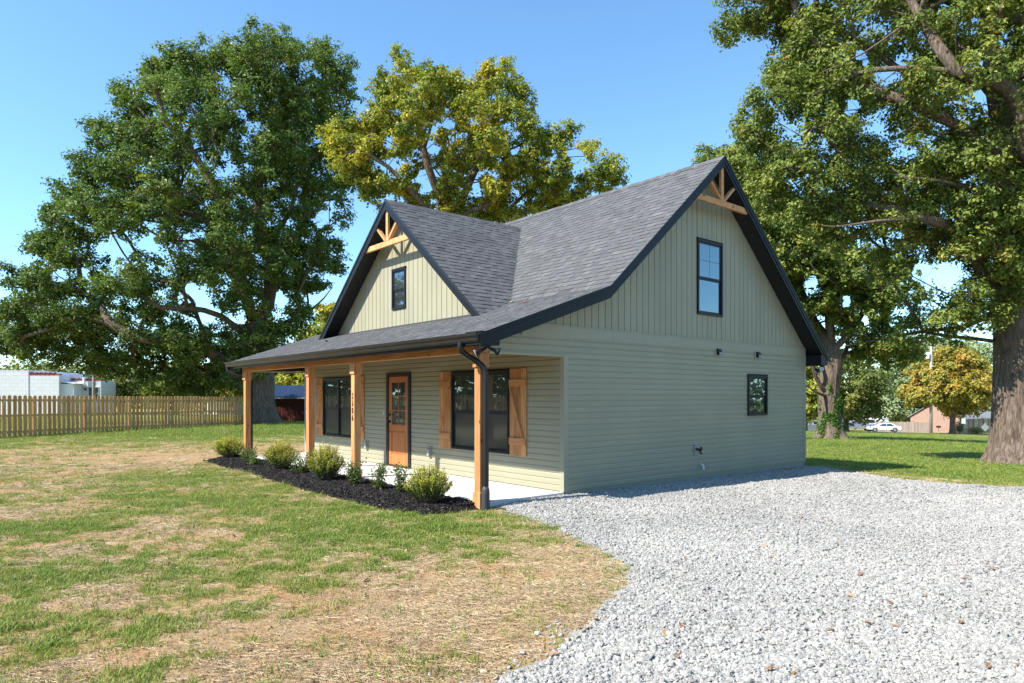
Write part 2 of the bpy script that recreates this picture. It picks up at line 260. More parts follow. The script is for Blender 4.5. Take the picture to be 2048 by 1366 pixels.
# ------------------------------------------------------------------ ground, driveway, mulch bed, road
def axis_grid(lo, hi, a, b, step, grow=1.18):
    mid = list(np.arange(a, b+1e-6, step)); l = []; x = a; s = step
    while x > lo: s *= grow; x -= s; l.append(x)
    r = []; x = mid[-1]; s = step
    while x < hi: s *= grow; x += s; r.append(x)
    return np.array(l[::-1]+mid+r)
def build_ground():
    xs = axis_grid(-900, 900, -16, 12, .11); ys = axis_grid(-900, 900, -10, 11, .11); X, Y = np.meshgrid(xs, ys, indexing='ij'); Z = gz(X, Y)
    nx, ny = X.shape; v = np.stack([X, Y, Z], -1).reshape(-1, 3); i = np.arange(nx*ny).reshape(nx, ny); f = np.stack([i[:-1, :-1], i[1:, :-1], i[1:, 1:], i[:-1, 1:]], -1).reshape(-1, 4)
    m, nt, b, N, L = mat('lawn_soil'); a = N('ShaderNodeAttribute'); a.attribute_name = 'green'; mp = coords(nt, (1, 1, 1))
    n1 = noise(nt, mp.outputs[0], 1.7, 6, .65); n2 = noise(nt, mp.outputs[0], 26, 6, .7); n3 = noise(nt, mp.outputs[0], 90, 3, .7)
    soil = ramp(nt, [(.25, (.19, .115, .062)), (.45, (.325, .225, .13)), (.6, (.42, .31, .19)), (.8, (.52, .41, .27))]); L(n2.outputs[0], soil.inputs[0])
    red = ramp(nt, [(.38, (1.06, .87, .70)), (.62, (1.0, .98, .94))]); L(n1.outputs[0], red.inputs[0]); ms = N('ShaderNodeMix'); ms.data_type = 'RGBA'; ms.blend_type = 'MULTIPLY'; ms.inputs[0].default_value = 1; L(soil.outputs[0], ms.inputs[6]); L(red.outputs[0], ms.inputs[7])
    gr = ramp(nt, [(.25, (.12, .125, .03)), (.5, (.23, .235, .06)), (.75, (.36, .32, .12))]); L(n3.outputs[0], gr.inputs[0])
    ma = N('ShaderNodeMath'); ma.operation = 'MULTIPLY_ADD'; L(n2.outputs[0], ma.inputs[0]); ma.inputs[1].default_value = .5; ma.inputs[2].default_value = -.25; ad = N('ShaderNodeMath'); ad.operation = 'ADD'; L(a.outputs['Fac'], ad.inputs[0]); L(ma.outputs[0], ad.inputs[1])
    gm = ramp(nt, [(.42, (0, 0, 0)), (.85, (.85, .85, .85))]); L(ad.outputs[0], gm.inputs[0]); mx = N('ShaderNodeMix'); mx.data_type = 'RGBA'; L(gm.outputs[0], mx.inputs[0]); L(ms.outputs[2], mx.inputs[6]); L(gr.outputs[0], mx.inputs[7]); L(mx.outputs[2], b.inputs['Base Color'])
    b.inputs['Roughness'].default_value = .95; b.inputs['Specular IOR Level'].default_value = .1; bump(nt, b, n2.outputs[0], .9, .03)
    me = arrmesh('ground', v, f, m, smooth=True); g = me.attributes.new('green', 'FLOAT', 'POINT'); g.data.foreach_set('value', green(X, Y).ravel().astype(np.float32))
    o = put('ground', me); o['kind'] = 'structure'; o['label'] = 'patchy lawn of straw, bare soil and green grass'; return o
build_ground()
def sheet(name, poly, step, zf, m, label):
    P = np.array(poly); xs = np.arange(P[:, 0].min(), P[:, 0].max()+step, step); ys = np.arange(P[:, 1].min(), P[:, 1].max()+step, step); X, Y = np.meshgrid(xs, ys, indexing='ij')
    nx, ny = X.shape; cx = (X[:-1, :-1]+X[1:, 1:])/2; cy = (Y[:-1, :-1]+Y[1:, 1:])/2; keep = inpoly(cx, cy, poly); i = np.arange(nx*ny).reshape(nx, ny)
    f = np.stack([i[:-1, :-1], i[1:, :-1], i[1:, 1:], i[:-1, 1:]], -1)[keep]; used = np.unique(f); mp = np.full(nx*ny, -1); mp[used] = np.arange(len(used))
    v = np.stack([X, Y, zf(X, Y)], -1).reshape(-1, 3)[used]; o = put(name, arrmesh(name, v, mp[f], m, smooth=True)); o['kind'] = 'structure'; o['label'] = label; return o
def gravz(x, y):
    e = np.where(inpoly(x, y, GRAVEL), edist(x, y, GRAVEL), 0); base = gz(x, y)+.012+.045*sstep(0, .8, e)
    lift = sstep(1.3, 0, np.hypot(np.clip(x, 0, 9), np.clip(np.abs(y-.3)-1.2, 0, 9)))   # banked up against the house wall
    return base+lift*.035-.03*sstep(1.5, 6, y)*sstep(2.2, .2, x)
m, nt, b, N, L = mat('gravel_bed'); mp = coords(nt, (1, 1, 1)); vo = N('ShaderNodeTexVoronoi'); vo.inputs['Scale'].default_value = 55; L(mp.outputs[0], vo.inputs[0]); r = ramp(nt, [(0, (.38, .365, .34)), (.5, (.31, .30, .28)), (1, (.22, .21, .195))]); L(vo.outputs['Distance'], r.inputs[0]); L(r.outputs[0], b.inputs['Base Color']); b.inputs['Roughness'].default_value = .9; bump(nt, b, vo.outputs['Distance'], -1, .02); M['gravelbed'] = m
sheet('gravel_driveway', GRAVEL, .12, gravz, M['gravelbed'], 'pale grey crushed stone driveway beside the house')
def mulchz(x, y): e = np.where(inpoly(x, y, MULCH), edist(x, y, MULCH), 0); e = np.where((y > -2.1) & (x < -.12) & (x > -11), .35, e); return gz(x, y)+.012+.065*sstep(0, .35, e)
M['mulchbed'] = plain('mulch_soil', (.014, .012, .011), .9, .2, .4, 30, .8)
sheet('mulch_bed', MULCH, .06, mulchz, M['mulchbed'], 'curved black mulch bed along the porch')
def vis(x, y, z, mu=400, mv=200):
    dx = x-CAM[0]; dy = y-CAM[1]; d = FW[0]*dx+FW[1]*dy; rr = RT[0]*dx+RT[1]*dy; d2 = np.maximum(d, .3); u = 1024+FPX*rr/d2; v = HOR-FPX*(z-CAM[2])/d2
    return (d > .5) & (u > -mu) & (u < 2048+mu) & (v < 1366+mv), d
def house_clear(x, y): return ~((x > -10.7) & (x < .0) & (y > -1.67) & (y < 8.27))
# gravel stones
def stone(k):
    rs = np.random.default_rng(100+k); bm = bmesh.new(); bmesh.ops.create_icosphere(bm, subdivisions=1, radius=.5)
    if k % 2: bmesh.ops.subdivide_edges(bm, edges=bm.edges[:14], cuts=1)
    pl = [(Vector(rs.normal(size=3)).normalized(), rs.uniform(.26, .42)) for _ in range(7)]
    for v in bm.verts:
        for n_, d_ in pl:
            e = v.co.dot(n_)-d_
            if e > 0: v.co -= n_*e
        v.co = Vector((v.co.x*rs.uniform(.95, 1.05)*1.25, v.co.y, v.co.z*.62))
    me = bpy.data.meshes.new('stone'); bm.to_mesh(me); bm.free(); me.materials.append(M['stone']); return proto('stone_shape', me)
M['stone'] = instmat('limestone', [(0, (.12, .118, .11)), (.12, (.22, .215, .20)), (.5, (.325, .310, .282)), (1, (.435, .415, .375))], .85, 0, 3.0)
ST = [stone(k) for k in range(8)]
def sample_poly(poly, n, rng):
    P = np.array(poly); return rng.uniform(P[:, 0].min(), P[:, 0].max(), n), rng.uniform(P[:, 1].min(), P[:, 1].max(), n)
rng = np.random.default_rng(5)
x = rng.uniform(-.6, 12, 1700000); y = rng.uniform(-8.6, 8.8, 1700000); wob = .10*(fbm(x*2.2, y*2.2, 5, 3)-.5)*2; e = edist(x, y, GRAVEL); ins = inpoly(x, y, GRAVEL)
out_ok = (~ins) & (e < .55) & (rng.random(x.size) < .16*np.exp(-e/.13))
k = ((ins & (e > wob)) | out_ok) & house_clear(x, y); x, y, ins = x[k], y[k], ins[k]; z = np.where(ins, gravz(x, y), gz(x, y)); ok, d = vis(x, y, z); ok &= rng.random(x.size) < np.clip(1.25-d/22, .45, 1); x, y, z, d = x[ok], y[ok], z[ok], d[ok]; n = x.size
s = np.clip(rng.lognormal(math.log(.0195), .40, n), .008, .050)*np.clip(.8+d*.022, 1, 1.4)*(.8+.45*fbm(x*.9, y*.9, 21, 3))
scatter('gravel', np.stack([x, y, z+s*rng.uniform(-.05, .35, n)], -1), np.stack([rng.normal(0, .5, n), rng.normal(0, .5, n), rng.uniform(0, 6.28, n)], -1), s, rng.integers(0, 8, n), np.clip(rng.beta(2.2, 2.0, n)+.5*(fbm(x*.6, y*.6, 23, 4)-.5), 0, 1), ST, ('loose pale grey crushed stones covering the driveway', 'gravel'))
# grass tufts
def tuft(k, nb, h, spread, lean):
    rs = np.random.default_rng(300+k); V = []; F = []
    for i in range(nb):
        a = rs.uniform(0, 6.28); rr = spread*math.sqrt(rs.random()); p = np.array([rr*math.cos(a), rr*math.sin(a), 0]); dr = rs.uniform(0, 6.28); dv = np.array([math.cos(dr), math.sin(dr), 0]); hh = h*rs.uniform(.55, 1.15); ln = lean*rs.uniform(.3, 1.3); w = rs.uniform(.0022, .0042)
        sd_ = np.array([-dv[1], dv[0], 0])*w; c = len(V); m1 = p+dv*ln*hh*.35+np.array([0, 0, hh*.55]); t = p+dv*ln*hh+np.array([0, 0, hh*(1-.25*ln)])
        V += [p-sd_, p+sd_, m1+sd_*.8, m1-sd_*.8, t]; F += [(c, c+1, c+2, c+3), (c+3, c+2, c+4)]
    me = bpy.data.meshes.new('grass_tuft'); me.from_pydata([tuple(v) for v in V], [], F); me.materials.append(M['grass']); return proto('grass_shape', me)
M['grass'] = instmat('grass_blade', [(0, (.46, .36, .19)), (.22, (.40, .35, .125)), (.4, (.31, .33, .068)), (.68, (.22, .295, .046)), (1, (.13, .21, .038))], .55, .35, None, .35)
TF = [tuft(k, 9, .045, .055, .9) for k in range(4)]+[tuft(10+k, 22, .046, .12, .9) for k in range(4)]+[tuft(20+k, 34, .085, .20, .8) for k in range(3)]
LAWN = lambda x, y: house_clear(x, y) & ~inpoly(x, y, MULCH) & ~(inpoly(x, y, GRAVEL) & (edist(x, y, GRAVEL) > .06))
def lawn_pts(n, dmin, dmax, rng):
    d = np.sqrt(rng.uniform(dmin**2, dmax**2, n)); t = rng.uniform(-.92, .92, n); x = CAM[0]+d*(FW[0]+RT[0]*t); y = CAM[1]+d*(FW[1]+RT[1]*t); k = LAWN(x, y); x, y, d = x[k], y[k], d[k]; return x, y, gz(x, y), d
PT = []; RO = []; SCL = []; IX = []; TO = []
for (n, d0, d1, lo, hi, sc) in ((150000, 2.6, 9, 0, 4, 1.0), (120000, 8.5, 16, 4, 8, .95), (100000, 15, 32, 4, 8, 1.25), (60000, 30, 62, 8, 11, 1.7), (9000, 60, 90, 8, 11, 1.5)):
    x, y, z, d = lawn_pts(n, d0, d1, rng); g = green(x, y); pr_ = np.clip((g-.26)/.72, 0.05, .9)**1.35; k = rng.random(x.size) < pr_; x, y, z, g = x[k], y[k], z[k], g[k]; n2 = x.size
    PT.append(np.stack([x, y, z-.004], -1)); RO.append(np.stack([rng.normal(0, .12, n2), rng.normal(0, .12, n2), rng.uniform(0, 6.28, n2)], -1)); SCL.append(sc*rng.uniform(.45, 1.2, n2)*(.6+.6*g)); IX.append(rng.integers(lo, hi, n2)); TO.append(np.clip(.18+.55*g+rng.normal(0, .17, n2)+.3*(fbm(x*1.3, y*1.3, 60, 2)-.5), 0, 1))
x, y, z, d = lawn_pts(2600, 2.6, 15, rng); k = rng.random(x.size) < .35+.5*(fbm(x*2, y*2, 99, 3) > .52); x, y, z = x[k], y[k], z[k]; n2 = x.size
PT.append(np.stack([x, y, z-.004], -1)); RO.append(np.stack([rng.normal(0, .1, n2), rng.normal(0, .1, n2), rng.uniform(0, 6.28, n2)], -1)); SCL.append(rng.uniform(.7, 1.5, n2)); IX.append(rng.integers(4, 8, n2)); TO.append(np.clip(rng.normal(.62, .16, n2), 0, 1))
cat = np.concatenate
scatter('grass', cat(PT), cat(RO), cat(SCL), cat(IX), cat(TO), TF, ('short patchy green grass growing across the yard', 'grass'))
# straw
def straw(k, nb):
    rs = np.random.default_rng(500+k); V = []; F = []
    for i in range(nb):
        p = np.append(rs.normal(0, .06, 2), rs.uniform(.002, .016)); a = rs.normal(.3, 1.0); l = rs.uniform(.025, .085); dv = np.array([math.cos(a), math.sin(a), rs.normal(0, .12)])*l; sd_ = np.array([-math.sin(a), math.cos(a), 0])*rs.uniform(.0011, .0022); c = len(V); up = np.array([0, 0, .0016])
        V += [p-dv/2-sd_, p-dv/2+sd_, p+dv/2+sd_, p+dv/2-sd_, p-dv/2+up, p+dv/2+up]; F += [(c, c+4, c+5, c+3), (c+4, c+1, c+2, c+5)]
    me = bpy.data.meshes.new('straw'); me.from_pydata([tuple(v) for v in V], [], F); me.materials.append(M['straw']); return proto('straw_shape', me)
M['straw'] = instmat('straw', [(0, (.17, .105, .055)), (.35, (.33, .225, .115)), (.7, (.48, .365, .205)), (1, (.66, .55, .36))], .6)
SR = [straw(k, 12) for k in range(6)]
PT = []; SCL = []; TO = []
for (n, d0, d1, sc) in ((50000, 2.6, 9, .85), (32000, 8.5, 17, 1.2), (9000, 16, 30, 1.9)):
    x, y, z, d = lawn_pts(n, d0, d1, rng); g = green(x, y); k = rng.random(x.size) < np.clip(1.15-g*1.25, .12, 1)*(.12+.88*sstep(.38, .62, fbm(x*1.3, y*1.3, 88, 4))); x, y, z = x[k], y[k], z[k]; PT.append(np.stack([x, y, z], -1)); SCL.append(sc*rng.uniform(.6, 1.25, x.size)); TO.append(np.clip(rng.normal(.5, .22, x.size), 0, 1))
P_ = cat(PT); n = len(P_); scatter('straw', P_, np.stack([rng.normal(0, .08, n), rng.normal(0, .08, n), rng.normal(0, .9, n)], -1), cat(SCL), rng.integers(0, 6, n), cat(TO), SR, ('dry golden straw strewn over the bare soil', 'straw'))
# clods of soil
M['clod'] = instmat('soil_clod', [(0, (.13, .075, .042)), (.6, (.29, .185, .105)), (1, (.42, .30, .19))], .95, 0, 4.0)
def clod(k):
    o = stone(40+k); o.data.materials.clear(); o.data.materials.append(M['clod']); return o
CL = [clod(k) for k in range(4)]; x, y, z, d = lawn_pts(30000, 2.6, 15, rng); g = green(x, y); k = rng.random(x.size) < np.clip(1-g*1.5, .05, 1); x, y, z = x[k], y[k], z[k]; n = x.size; s = np.clip(rng.lognormal(math.log(.014), .5, n), .005, .05)
scatter('soil_crumbs', np.stack([x, y, z], -1), rng.uniform(0, 6.28, (n, 3)), s, rng.integers(0, 4, n), rng.random(n), CL, ('small crumbs of brown soil between the straw', 'soil'))
# mulch chips
M['chip'] = instmat('black_mulch', [(0, (.006, .005, .005)), (.8, (.020, .017, .016)), (.97, (.05, .04, .035)), (1, (.16, .11, .07))], .75)
CH = []
for k in range(5):
    rs = np.random.default_rng(700+k); mb = MB()
    mb.prism([(-.5, -.14, 0), (.5, -.1*rs.uniform(.5, 1.5), .05), (.45, .12, 0), (-.4, .16, .03)], [(-.45, -.1, .16), (.4, -.07, .2), (.42, .1, .15), (-.4, .12, .19)]); CH.append(proto('chip_shape', mb.mesh('chip', M['chip'])))
x, y = sample_poly(MULCH, 26000, rng); k = inpoly(x, y, MULCH) | ((edist(x, y, MULCH) < .12) & (rng.random(x.size) < .12)); x, y = x[k], y[k]; k = house_clear(x, y); x, y = x[k], y[k]; n = x.size
scatter('mulch_chips', np.stack([x, y, mulchz(x, y)+rng.uniform(0, .015, n)], -1), np.stack([rng.normal(0, .4, n), rng.normal(0, .4, n), rng.uniform(0, 6.28, n)], -1), rng.uniform(.025, .075, n), rng.integers(0, 5, n), rng.random(n), CH, ('black shredded mulch covering the planting bed', 'mulch'))

# ------------------------------------------------------------------ the house
HX = -10.53; HW = 8.25; YR = 4.14; ZR = 6.448; YK = .72; ZK = 3.47; YE = -2.05; ZE = 2.50; YB = 8.608; ZB = 2.583; XO = .393; XL = -10.93
def roofz(y):      # top of the roof sheet
    if y < YK: return ZE+(ZK-ZE)*(y-YE)/(YK-YE)
    if y < YR: return ZK+(ZR-ZK)*(y-YK)/(YR-YK)
    return ZR+(ZB-ZR)*(y-YR)/(YB-YR)
DX = -5.265; DZ = 5.98; DS = .83; DY = -.40          # front gable: ridge x, ridge z, slope, overhang plane
def dormz(x): return DZ-DS*abs(x-DX)
house = thing('house', 'sage green gabled cottage with black trim, charcoal shingle roof and cedar posted porch', 'house')
PF = [(.0035, 1.0), (.0035, .93), (.0065, .85), (.0115, .74), (.0135, .66), (.0150, .04), (.0140, .0)]   # lap profile: outward, fraction of height
CH_ = .1016
def prof(z0, zl, zh):
    q = []
    def out(t):
        for (o1, t1), (o2, t2) in zip(PF, PF[1:]):
            if t2 <= t <= t1: return o1+(o2-o1)*(t1-t)/(t1-t2+1e-9)
        return PF[-1][0]
    ts = sorted({(zl-z0)/CH_, (zh-z0)/CH_} | {t for _, t in PF if (zl-z0)/CH_ < t < (zh-z0)/CH_}); return [(out(t), z0+t*CH_) for t in ts]
def siding(parent, to, m, a0, a1, zb, zt, cuts, arange=None):
    z = zb; n = 0
    while z < zt-.01:
        zh = min(z+CH_, zt); s0, s1 = arange(z, zh) if arange else (a0, a1)
        zs = sorted({z, zh} | {c for w in cuts for c in w[2:4] if z+.003 < c < zh-.003})
        for zl, zu in zip(zs, zs[1:]):
            iv = [(s0, s1)]
            for (c0, c1, z0, z1) in cuts:
                if z0 < (zl+zu)/2 < z1: iv = [q for (p, r) in iv for q in ((p, min(r, c0)), (max(p, c1), r)) if q[1]-q[0] > .02]
            for (p, r) in iv:
                pr = prof(z, zl, zu); sec = [(0.0, zl)]+pr+[(0.0, zu)]
                js = [p, r]
                if r-p > 4.5: js = [p, p+(r-p)*(.38+.24*((n*7) % 5)/4), r]
                for q0, q1 in zip(js, js[1:]):
                    part('siding_plank', MB().prism([to(q0+(.0025 if q0 != p else 0), o, zz) for o, zz in sec], [to(q1, o, zz) for o, zz in sec]), m, parent)
        z += CH_; n += 1
side = lambda a, o, z: (o, a, z)
front = lambda a, o, z: (a, -o, z)
# openings (along-wall range, height range)
WS = (5.63, 6.44, 1.175, 2.07); WG = (3.74, 4.63, 3.268, 4.80); WR = (-3.215, -1.392, .545, 2.085); WL = (-9.29, -7.41, .545, 2.085); WD = (-5.60, -5.01, 3.585, 4.495); DR = (-5.86, -4.80, .0, 2.14)
w_side = part('wall', B(-.12, 0, 0.02, HW, -.05, 2.60), M['trim'], house, label='sage green lap siding wall facing the gravel driveway')
def side_rng(z, zh):
    if zh < 2.262: return (0.075, HW-.07)
    return (max(-1.62, YE+(zh+.14-ZE)*(YK-YE)/(ZK-ZE)), HW-.07)
siding(w_side, side, M['siding_y'], 0, HW, .012, 2.579, [WS, (-3, .075, 0, 2.302)], side_rng)
part('wall_above_porch', MB().prism([(-.10, y, z) for y, z in ((-1.60, 2.285), (0.02, 2.285), (0.02, roofz(.02)-.16), (-1.60, roofz(-1.6)-.14))], [(0, y, z) for y, z in ((-1.60, 2.285), (0.02, 2.285), (.02, roofz(.02)-.16), (-1.60, roofz(-1.6)-.14))]), M['trim'], house)
w_front = part('wall', B(HX, -.0, 0.0, .12, 0, 2.60), M['trim'], house, label='sage green lap siding wall behind the porch')
siding(w_front, front, M['siding_x'], HX+.075, -.075, .012, 2.47, [WR, WL, DR])
w_left = part('wall', B(HX-.012, HX+.1, .12, HW-.1, -.05, 2.6), M['siding_y'], house, label='sage green end wall away from the driveway')
w_back = part('wall', B(HX, -.12, HW-.1, HW+.012, -.05, 2.6), M['siding_x'], house, label='sage green rear wall')
part('foundation', B(HX+.02, -.012, .02, HW-.03, -.6, -.0), M['found'], house)
# gable end boards
gw = part('gable_wall', MB().prism([(-.1, y, z) for y, z in ((-.35, 2.6), (HW, 2.6), (YR, roofz(YR)-.16), (YK, roofz(YK)-.16))], [(0, y, z) for y, z in ((-.35, 2.6), (HW, 2.6), (YR, roofz(YR)-.16), (YK, roofz(YK)-.16))]), M['siding_z'], house, label='vertical sage green boards in the large end gable')
def boards(parent, to, a0, a1, step, zb, top, cuts, peak, m):
    a = a0
    while a < a1-.02:
        b_ = min(a+step, a1); segs = [(a, b_)]
        for c in cuts + [(peak, peak, 0, 9)]:
            segs = [q for (p, r) in segs for q in ([(p, c[0]), (c[0], c[1]), (c[1], r)] if p < c[0] < r and p < c[1] < r else [(p, c[0]), (c[0], r)] if p < c[0] < r else [(p, c[1]), (c[1], r)] if p < c[1] < r else [(p, r)]) if q[1]-q[0] > .004]
        for (p, r) in segs:
            l = p+.006 if p == a else p; h = r-.006 if r == b_ else r; zr = [(zb, None)]; mid = (p+r)/2
            for c in cuts:
                if c[0]-1e-6 <= mid <= c[1]+1e-6: zr = [(zb, c[2]), (c[3], None)]
            for z0, z1 in zr:
                t0, t1 = (z1, z1) if z1 else (top(l), top(h))
                if max(t0, t1) < z0+.02: continue
                t0 = max(t0, z0+.002); t1 = max(t1, z0+.002); i = .004
                part('board', MB().prism([to(l, 0, z0), to(h, 0, z0), to(h, 0, t1), to(l, 0, t0)], [to(l+i, .013, z0), to(h-i, .013, z0), to(h-i, .013, t1), to(l+i, .013, t0)]), m, parent)
        a += step
boards(gw, side, -.2, HW-.03, .172, 2.785, lambda y: roofz(y)-.13, [WG], YR, M['siding_z'])
fr = MB()
for (a, b_) in ((-.95, 1.2), (1.203, 5.0), (5.003, HW)): fr.box(.002, .022, a, b_, 2.579, 2.765); fr.box(.003, .034, a, b_, 2.765, 2.787)
part('frieze_board', fr, M['trim'], house)
# corner posts and porch opening trim
part('corner_trim', B(-.075, .022, -.022, .075, 0.0, 2.300), M['trim'], house, bevel=.004)
part('corner_trim', B(-.07, .022, HW-.07, HW+.022, 0.0, 2.579), M['trim'], house, bevel=.004)
part('corner_trim', B(HX-.022, HX+.075, -.022, .06, 0.0, 2.45), M['trim'], house, bevel=.004)
part('porch_opening_trim', B(-.11, .026, -1.60, -.023, 2.262, 2.300), M['trim'], house, bevel=.003)
part('porch_opening_trim', B(HX-.02, HX+.1, -1.60, -.023, 2.262, 2.300), M['trim'], house, bevel=.003)
# front gable wall
dw = part('dormer_wall', MB().prism([(DX+sx*h, y, z) for sx, h, z in ((-1, 3.35, 2.6), (1, 3.35, 2.6), (1, 3.25, dormz(DX+3.25)-.16), (1, 0.001, DZ-.16), (-1, 0.001, DZ-.16), (-1, 3.25, dormz(DX+3.25)-.16)) for y in (.1,)], [(DX+sx*h, 0.0, z) for sx, h, z in ((-1, 3.35, 2.6), (1, 3.35, 2.6), (1, 3.25, dormz(DX+3.25)-.16), (1, 0.001, DZ-.16), (-1, 0.001, DZ-.16), (-1, 3.25, dormz(DX+3.25)-.16))]), M['siding_z'], house, label='vertical sage green boards in the front gable')
boards(dw, front, DX-3.145, DX+3.145, .185, 3.12, lambda x: dormz(x)-.13, [WD], DX, M['siding_z'])
# --- roof sheets
rf = MB()
P0 = [(YE, ZE), (YK, ZK), (YR, ZR), (YB, ZB)]; prf = P0+[(y, z-.10) for y, z in reversed(P0)]
rf.prism([(XL, y, z) for y, z in prf], [(XO-.004, y, z) for y, z in prf])
roof = part('roof', rf, M['deck'], house, label='charcoal shingle roof sweeping down over the porch')
yv = YR-(ZR-DZ)*(YR-YK)/(ZR-ZK); xk = (DZ-ZK)/DS; ztip = roofz(DY); xt = (DZ-ztip)/DS
dr = MB()
for s in (1, -1):
    top = [(DX, DY+.004, DZ), (DX, yv+.1, DZ), (DX+s*xk, YK, ZK), (DX+s*xt, DY+.004, ztip)]; dr.prism([(x, y, z-.003) for x, y, z in top], [(x, y, z-.09) for x, y, z in top])
droof = part('dormer_roof', dr, M['deck'], house, label='steep charcoal shingle roof of the front gable')
# --- shingles
TABS = []
def course(origin, U, V, vlen, urange, expo=.1435):
    U = np.array(U, float); V = np.array(V, float); N_ = np.cross(U, V); N_ /= np.linalg.norm(N_); N_ *= math.copysign(1, N_[2]); v = 0.0; row = 0
    while v < vlen-.02:
        h = min(expo, vlen-v); lo, hi = urange(v+h/2); u = lo; thick = random.random() < .5
        while u < hi-.01:
            w = random.choice((.11, .16, .2, .24, .3))*random.uniform(.85, 1.15)
            if hi-u-w < .06: w = hi-u
            thick = not thick; TABS.append((np.array(origin)+U*u+V*(v-.012), U*w, V*(h+.012), N_, .013 if thick else .006, np.clip(random.gauss(.56 if thick else .44, .10), 0, 1))); u += w
        v += expo; row += 1
m1 = math.hypot(YK-YE, ZK-ZE); V1 = ((0, (YK-YE)/m1, (ZK-ZE)/m1)); m2 = math.hypot(YR-YK, ZR-ZK); V2 = (0, (YR-YK)/m2, (ZR-ZK)/m2)
course((XL, YE-.02, ZE-.005), (1, 0, 0), V1, m1+.02, lambda v: (0, XO-XL))
def main_rng(v): return (0, XO-XL)
course((XL, YK, ZK), (1, 0, 0), V2, m2, main_rng)
ln = math.hypot(xk, DZ-ZK)
for s in (1, -1):
    sl = math.hypot(1, DS); Vd = (-s/sl, 0, DS/sl); vl = xt*sl
    def dr_rng(v, sl=sl):
        z = ztip+v*DS/sl; yb = YE+(z-ZE)*(YK-YE)/(ZK-ZE) if z < ZK else YK+(z-ZK)*(YR-YK)/(ZR-ZK); return (0, yb+.03-DY)
    course((DX+s*xt, DY, ztip), (0, 1, 0), Vd, vl, dr_rng)
def hidden_by_dormer(c):   # main-slope tabs that lie under the front gable's roof
    return c[1] > DY+.1 and abs(c[0]-DX) < 3.6 and roofz(c[1]) < dormz(c[0])-.06 and abs(c[2]-roofz(c[1])) < .05
TABS = [t for t in TABS if not hidden_by_dormer(t[0]+t[1]/2+t[2]/2)]
def tabverts(p, u, v, n, t): a = n*t; b_ = n*.002; return [p, p+u, p+u+v, p+v, p+a, p+u+a, p+u+v+b_, p+v+b_]
TF_ = [(4, 5, 6, 7), (0, 1, 5, 4), (1, 2, 6, 5), (3, 0, 4, 7), (0, 3, 2, 1)]
def apparent(t):
    c = t[0]+t[1]/2+t[2]/2; d = c-CAM; L2 = d@d; return np.linalg.norm(t[1])*np.linalg.norm(t[2])*max(0.0, -(t[3]@d))/L2**1.5
order = sorted(range(len(TABS)), key=lambda i: -apparent(TABS[i])); big = set(order[:290])
shm = []
for k in range(9):
    me = arrmesh('shingle', np.array(tabverts(np.zeros(3), np.array([1, 0, 0.]), np.array([0, 1, 0.]), np.array([0, 0, 1.]), 1)), np.array(TF_), M['roof'], np.full(5, k/8)); shm.append(me)
rv = []; rfc = []; rt = []; dv = []; dfc = []; dtn = []
for i, (p, u, v, n_, t, tn) in enumerate(TABS):
    dorm = abs(u[0]) < 1e-6
    if i in big:
        R3 = Matrix((tuple(u/np.linalg.norm(u)), tuple(v/np.linalg.norm(v)), tuple(np.cross(u, v)/np.linalg.norm(np.cross(u, v))))).transposed(); sgn = math.copysign(1, (np.cross(u, v)@n_))
        o = put('shingle', shm[int(round(tn*8))], droof if dorm else roof, p, R3.to_euler(), (np.linalg.norm(u), np.linalg.norm(v), sgn*t))
    else:
        V_, F_, T_ = (dv, dfc, dtn) if dorm else (rv, rfc, rt); k = len(V_); V_ += tabverts(p, u, v, n_, t); F_ += [tuple(k+j for j in f) for f in TF_]; T_ += [tn]*5
for V_, F_, T_, par in ((rv, rfc, rt, roof), (dv, dfc, dtn, droof)):
    o = put('shingles', arrmesh('shingles', np.array(V_), np.array(F_), M['roof'], np.array(T_)), par); o['kind'] = 'stuff'
def capline(p, q, par):
    p = np.array(p, float); q = np.array(q, float); L_ = np.linalg.norm(q-p); k = int(L_/.14); mb = MB()
    for i in range(k):
        a = p+(q-p)*i/k; b_ = p+(q-p)*(i+1.05)/k; d = (q-p)/L_; s_ = np.cross(d, [0, 0, 1.]); dz = np.array([0, 0, .001*(i % 2)])
        for sg in (1, -1): mb.add([a+dz+[0, 0, .022], b_+dz+[0, 0, .014], b_+s_*sg*.14+[0, 0, -.105], a+s_*sg*.14+[0, 0, -.097]], [(0, 1, 2, 3)])
    me = mb.mesh('ridge_cap', M['roof'], recalc=False); at_ = me.attributes.new('tone', 'FLOAT', 'FACE'); at_.data.foreach_set('value', [random.uniform(.25, .7) for _ in me.polygons]); put('ridge_cap', me, par)
capline((XL, YR, ZR), (XO, YR, ZR), roof); capline((DX, DY, DZ), (DX, yv, DZ), droof)
# leaf bits caught on the roof come later
# --- rake fascia, main gable (right end) and left end
def rake(x0, x1, pts, drop, h, name='fascia'):
    mb = MB(); up = [(y, z-drop) for y, z in pts]; dn = [(y, z-drop-h) for y, z in pts]
    for (a, b_, c, d) in zip(up, up[1:], dn[1:], dn): mb.prism([(x0, *a), (x0, *b_), (x0, *c), (x0, *d)], [(x1, *a), (x1, *b_), (x1, *c), (x1, *d)])
    return part(name, mb, M['black'], house)
for x0, x1 in ((XO-.03, XO), (XL, XL+.03)):
    rake(x0, x1, P0, .018, .185, 'rake_fascia'); sx = 1 if x1 > 0 else -1
    if sx > 0: rake(XO+.001, XO+.022, P0, -.012, .055, 'drip_edge'); rake(XO+.001, XO+.014, P0, .05, .07, 'rake_trim')
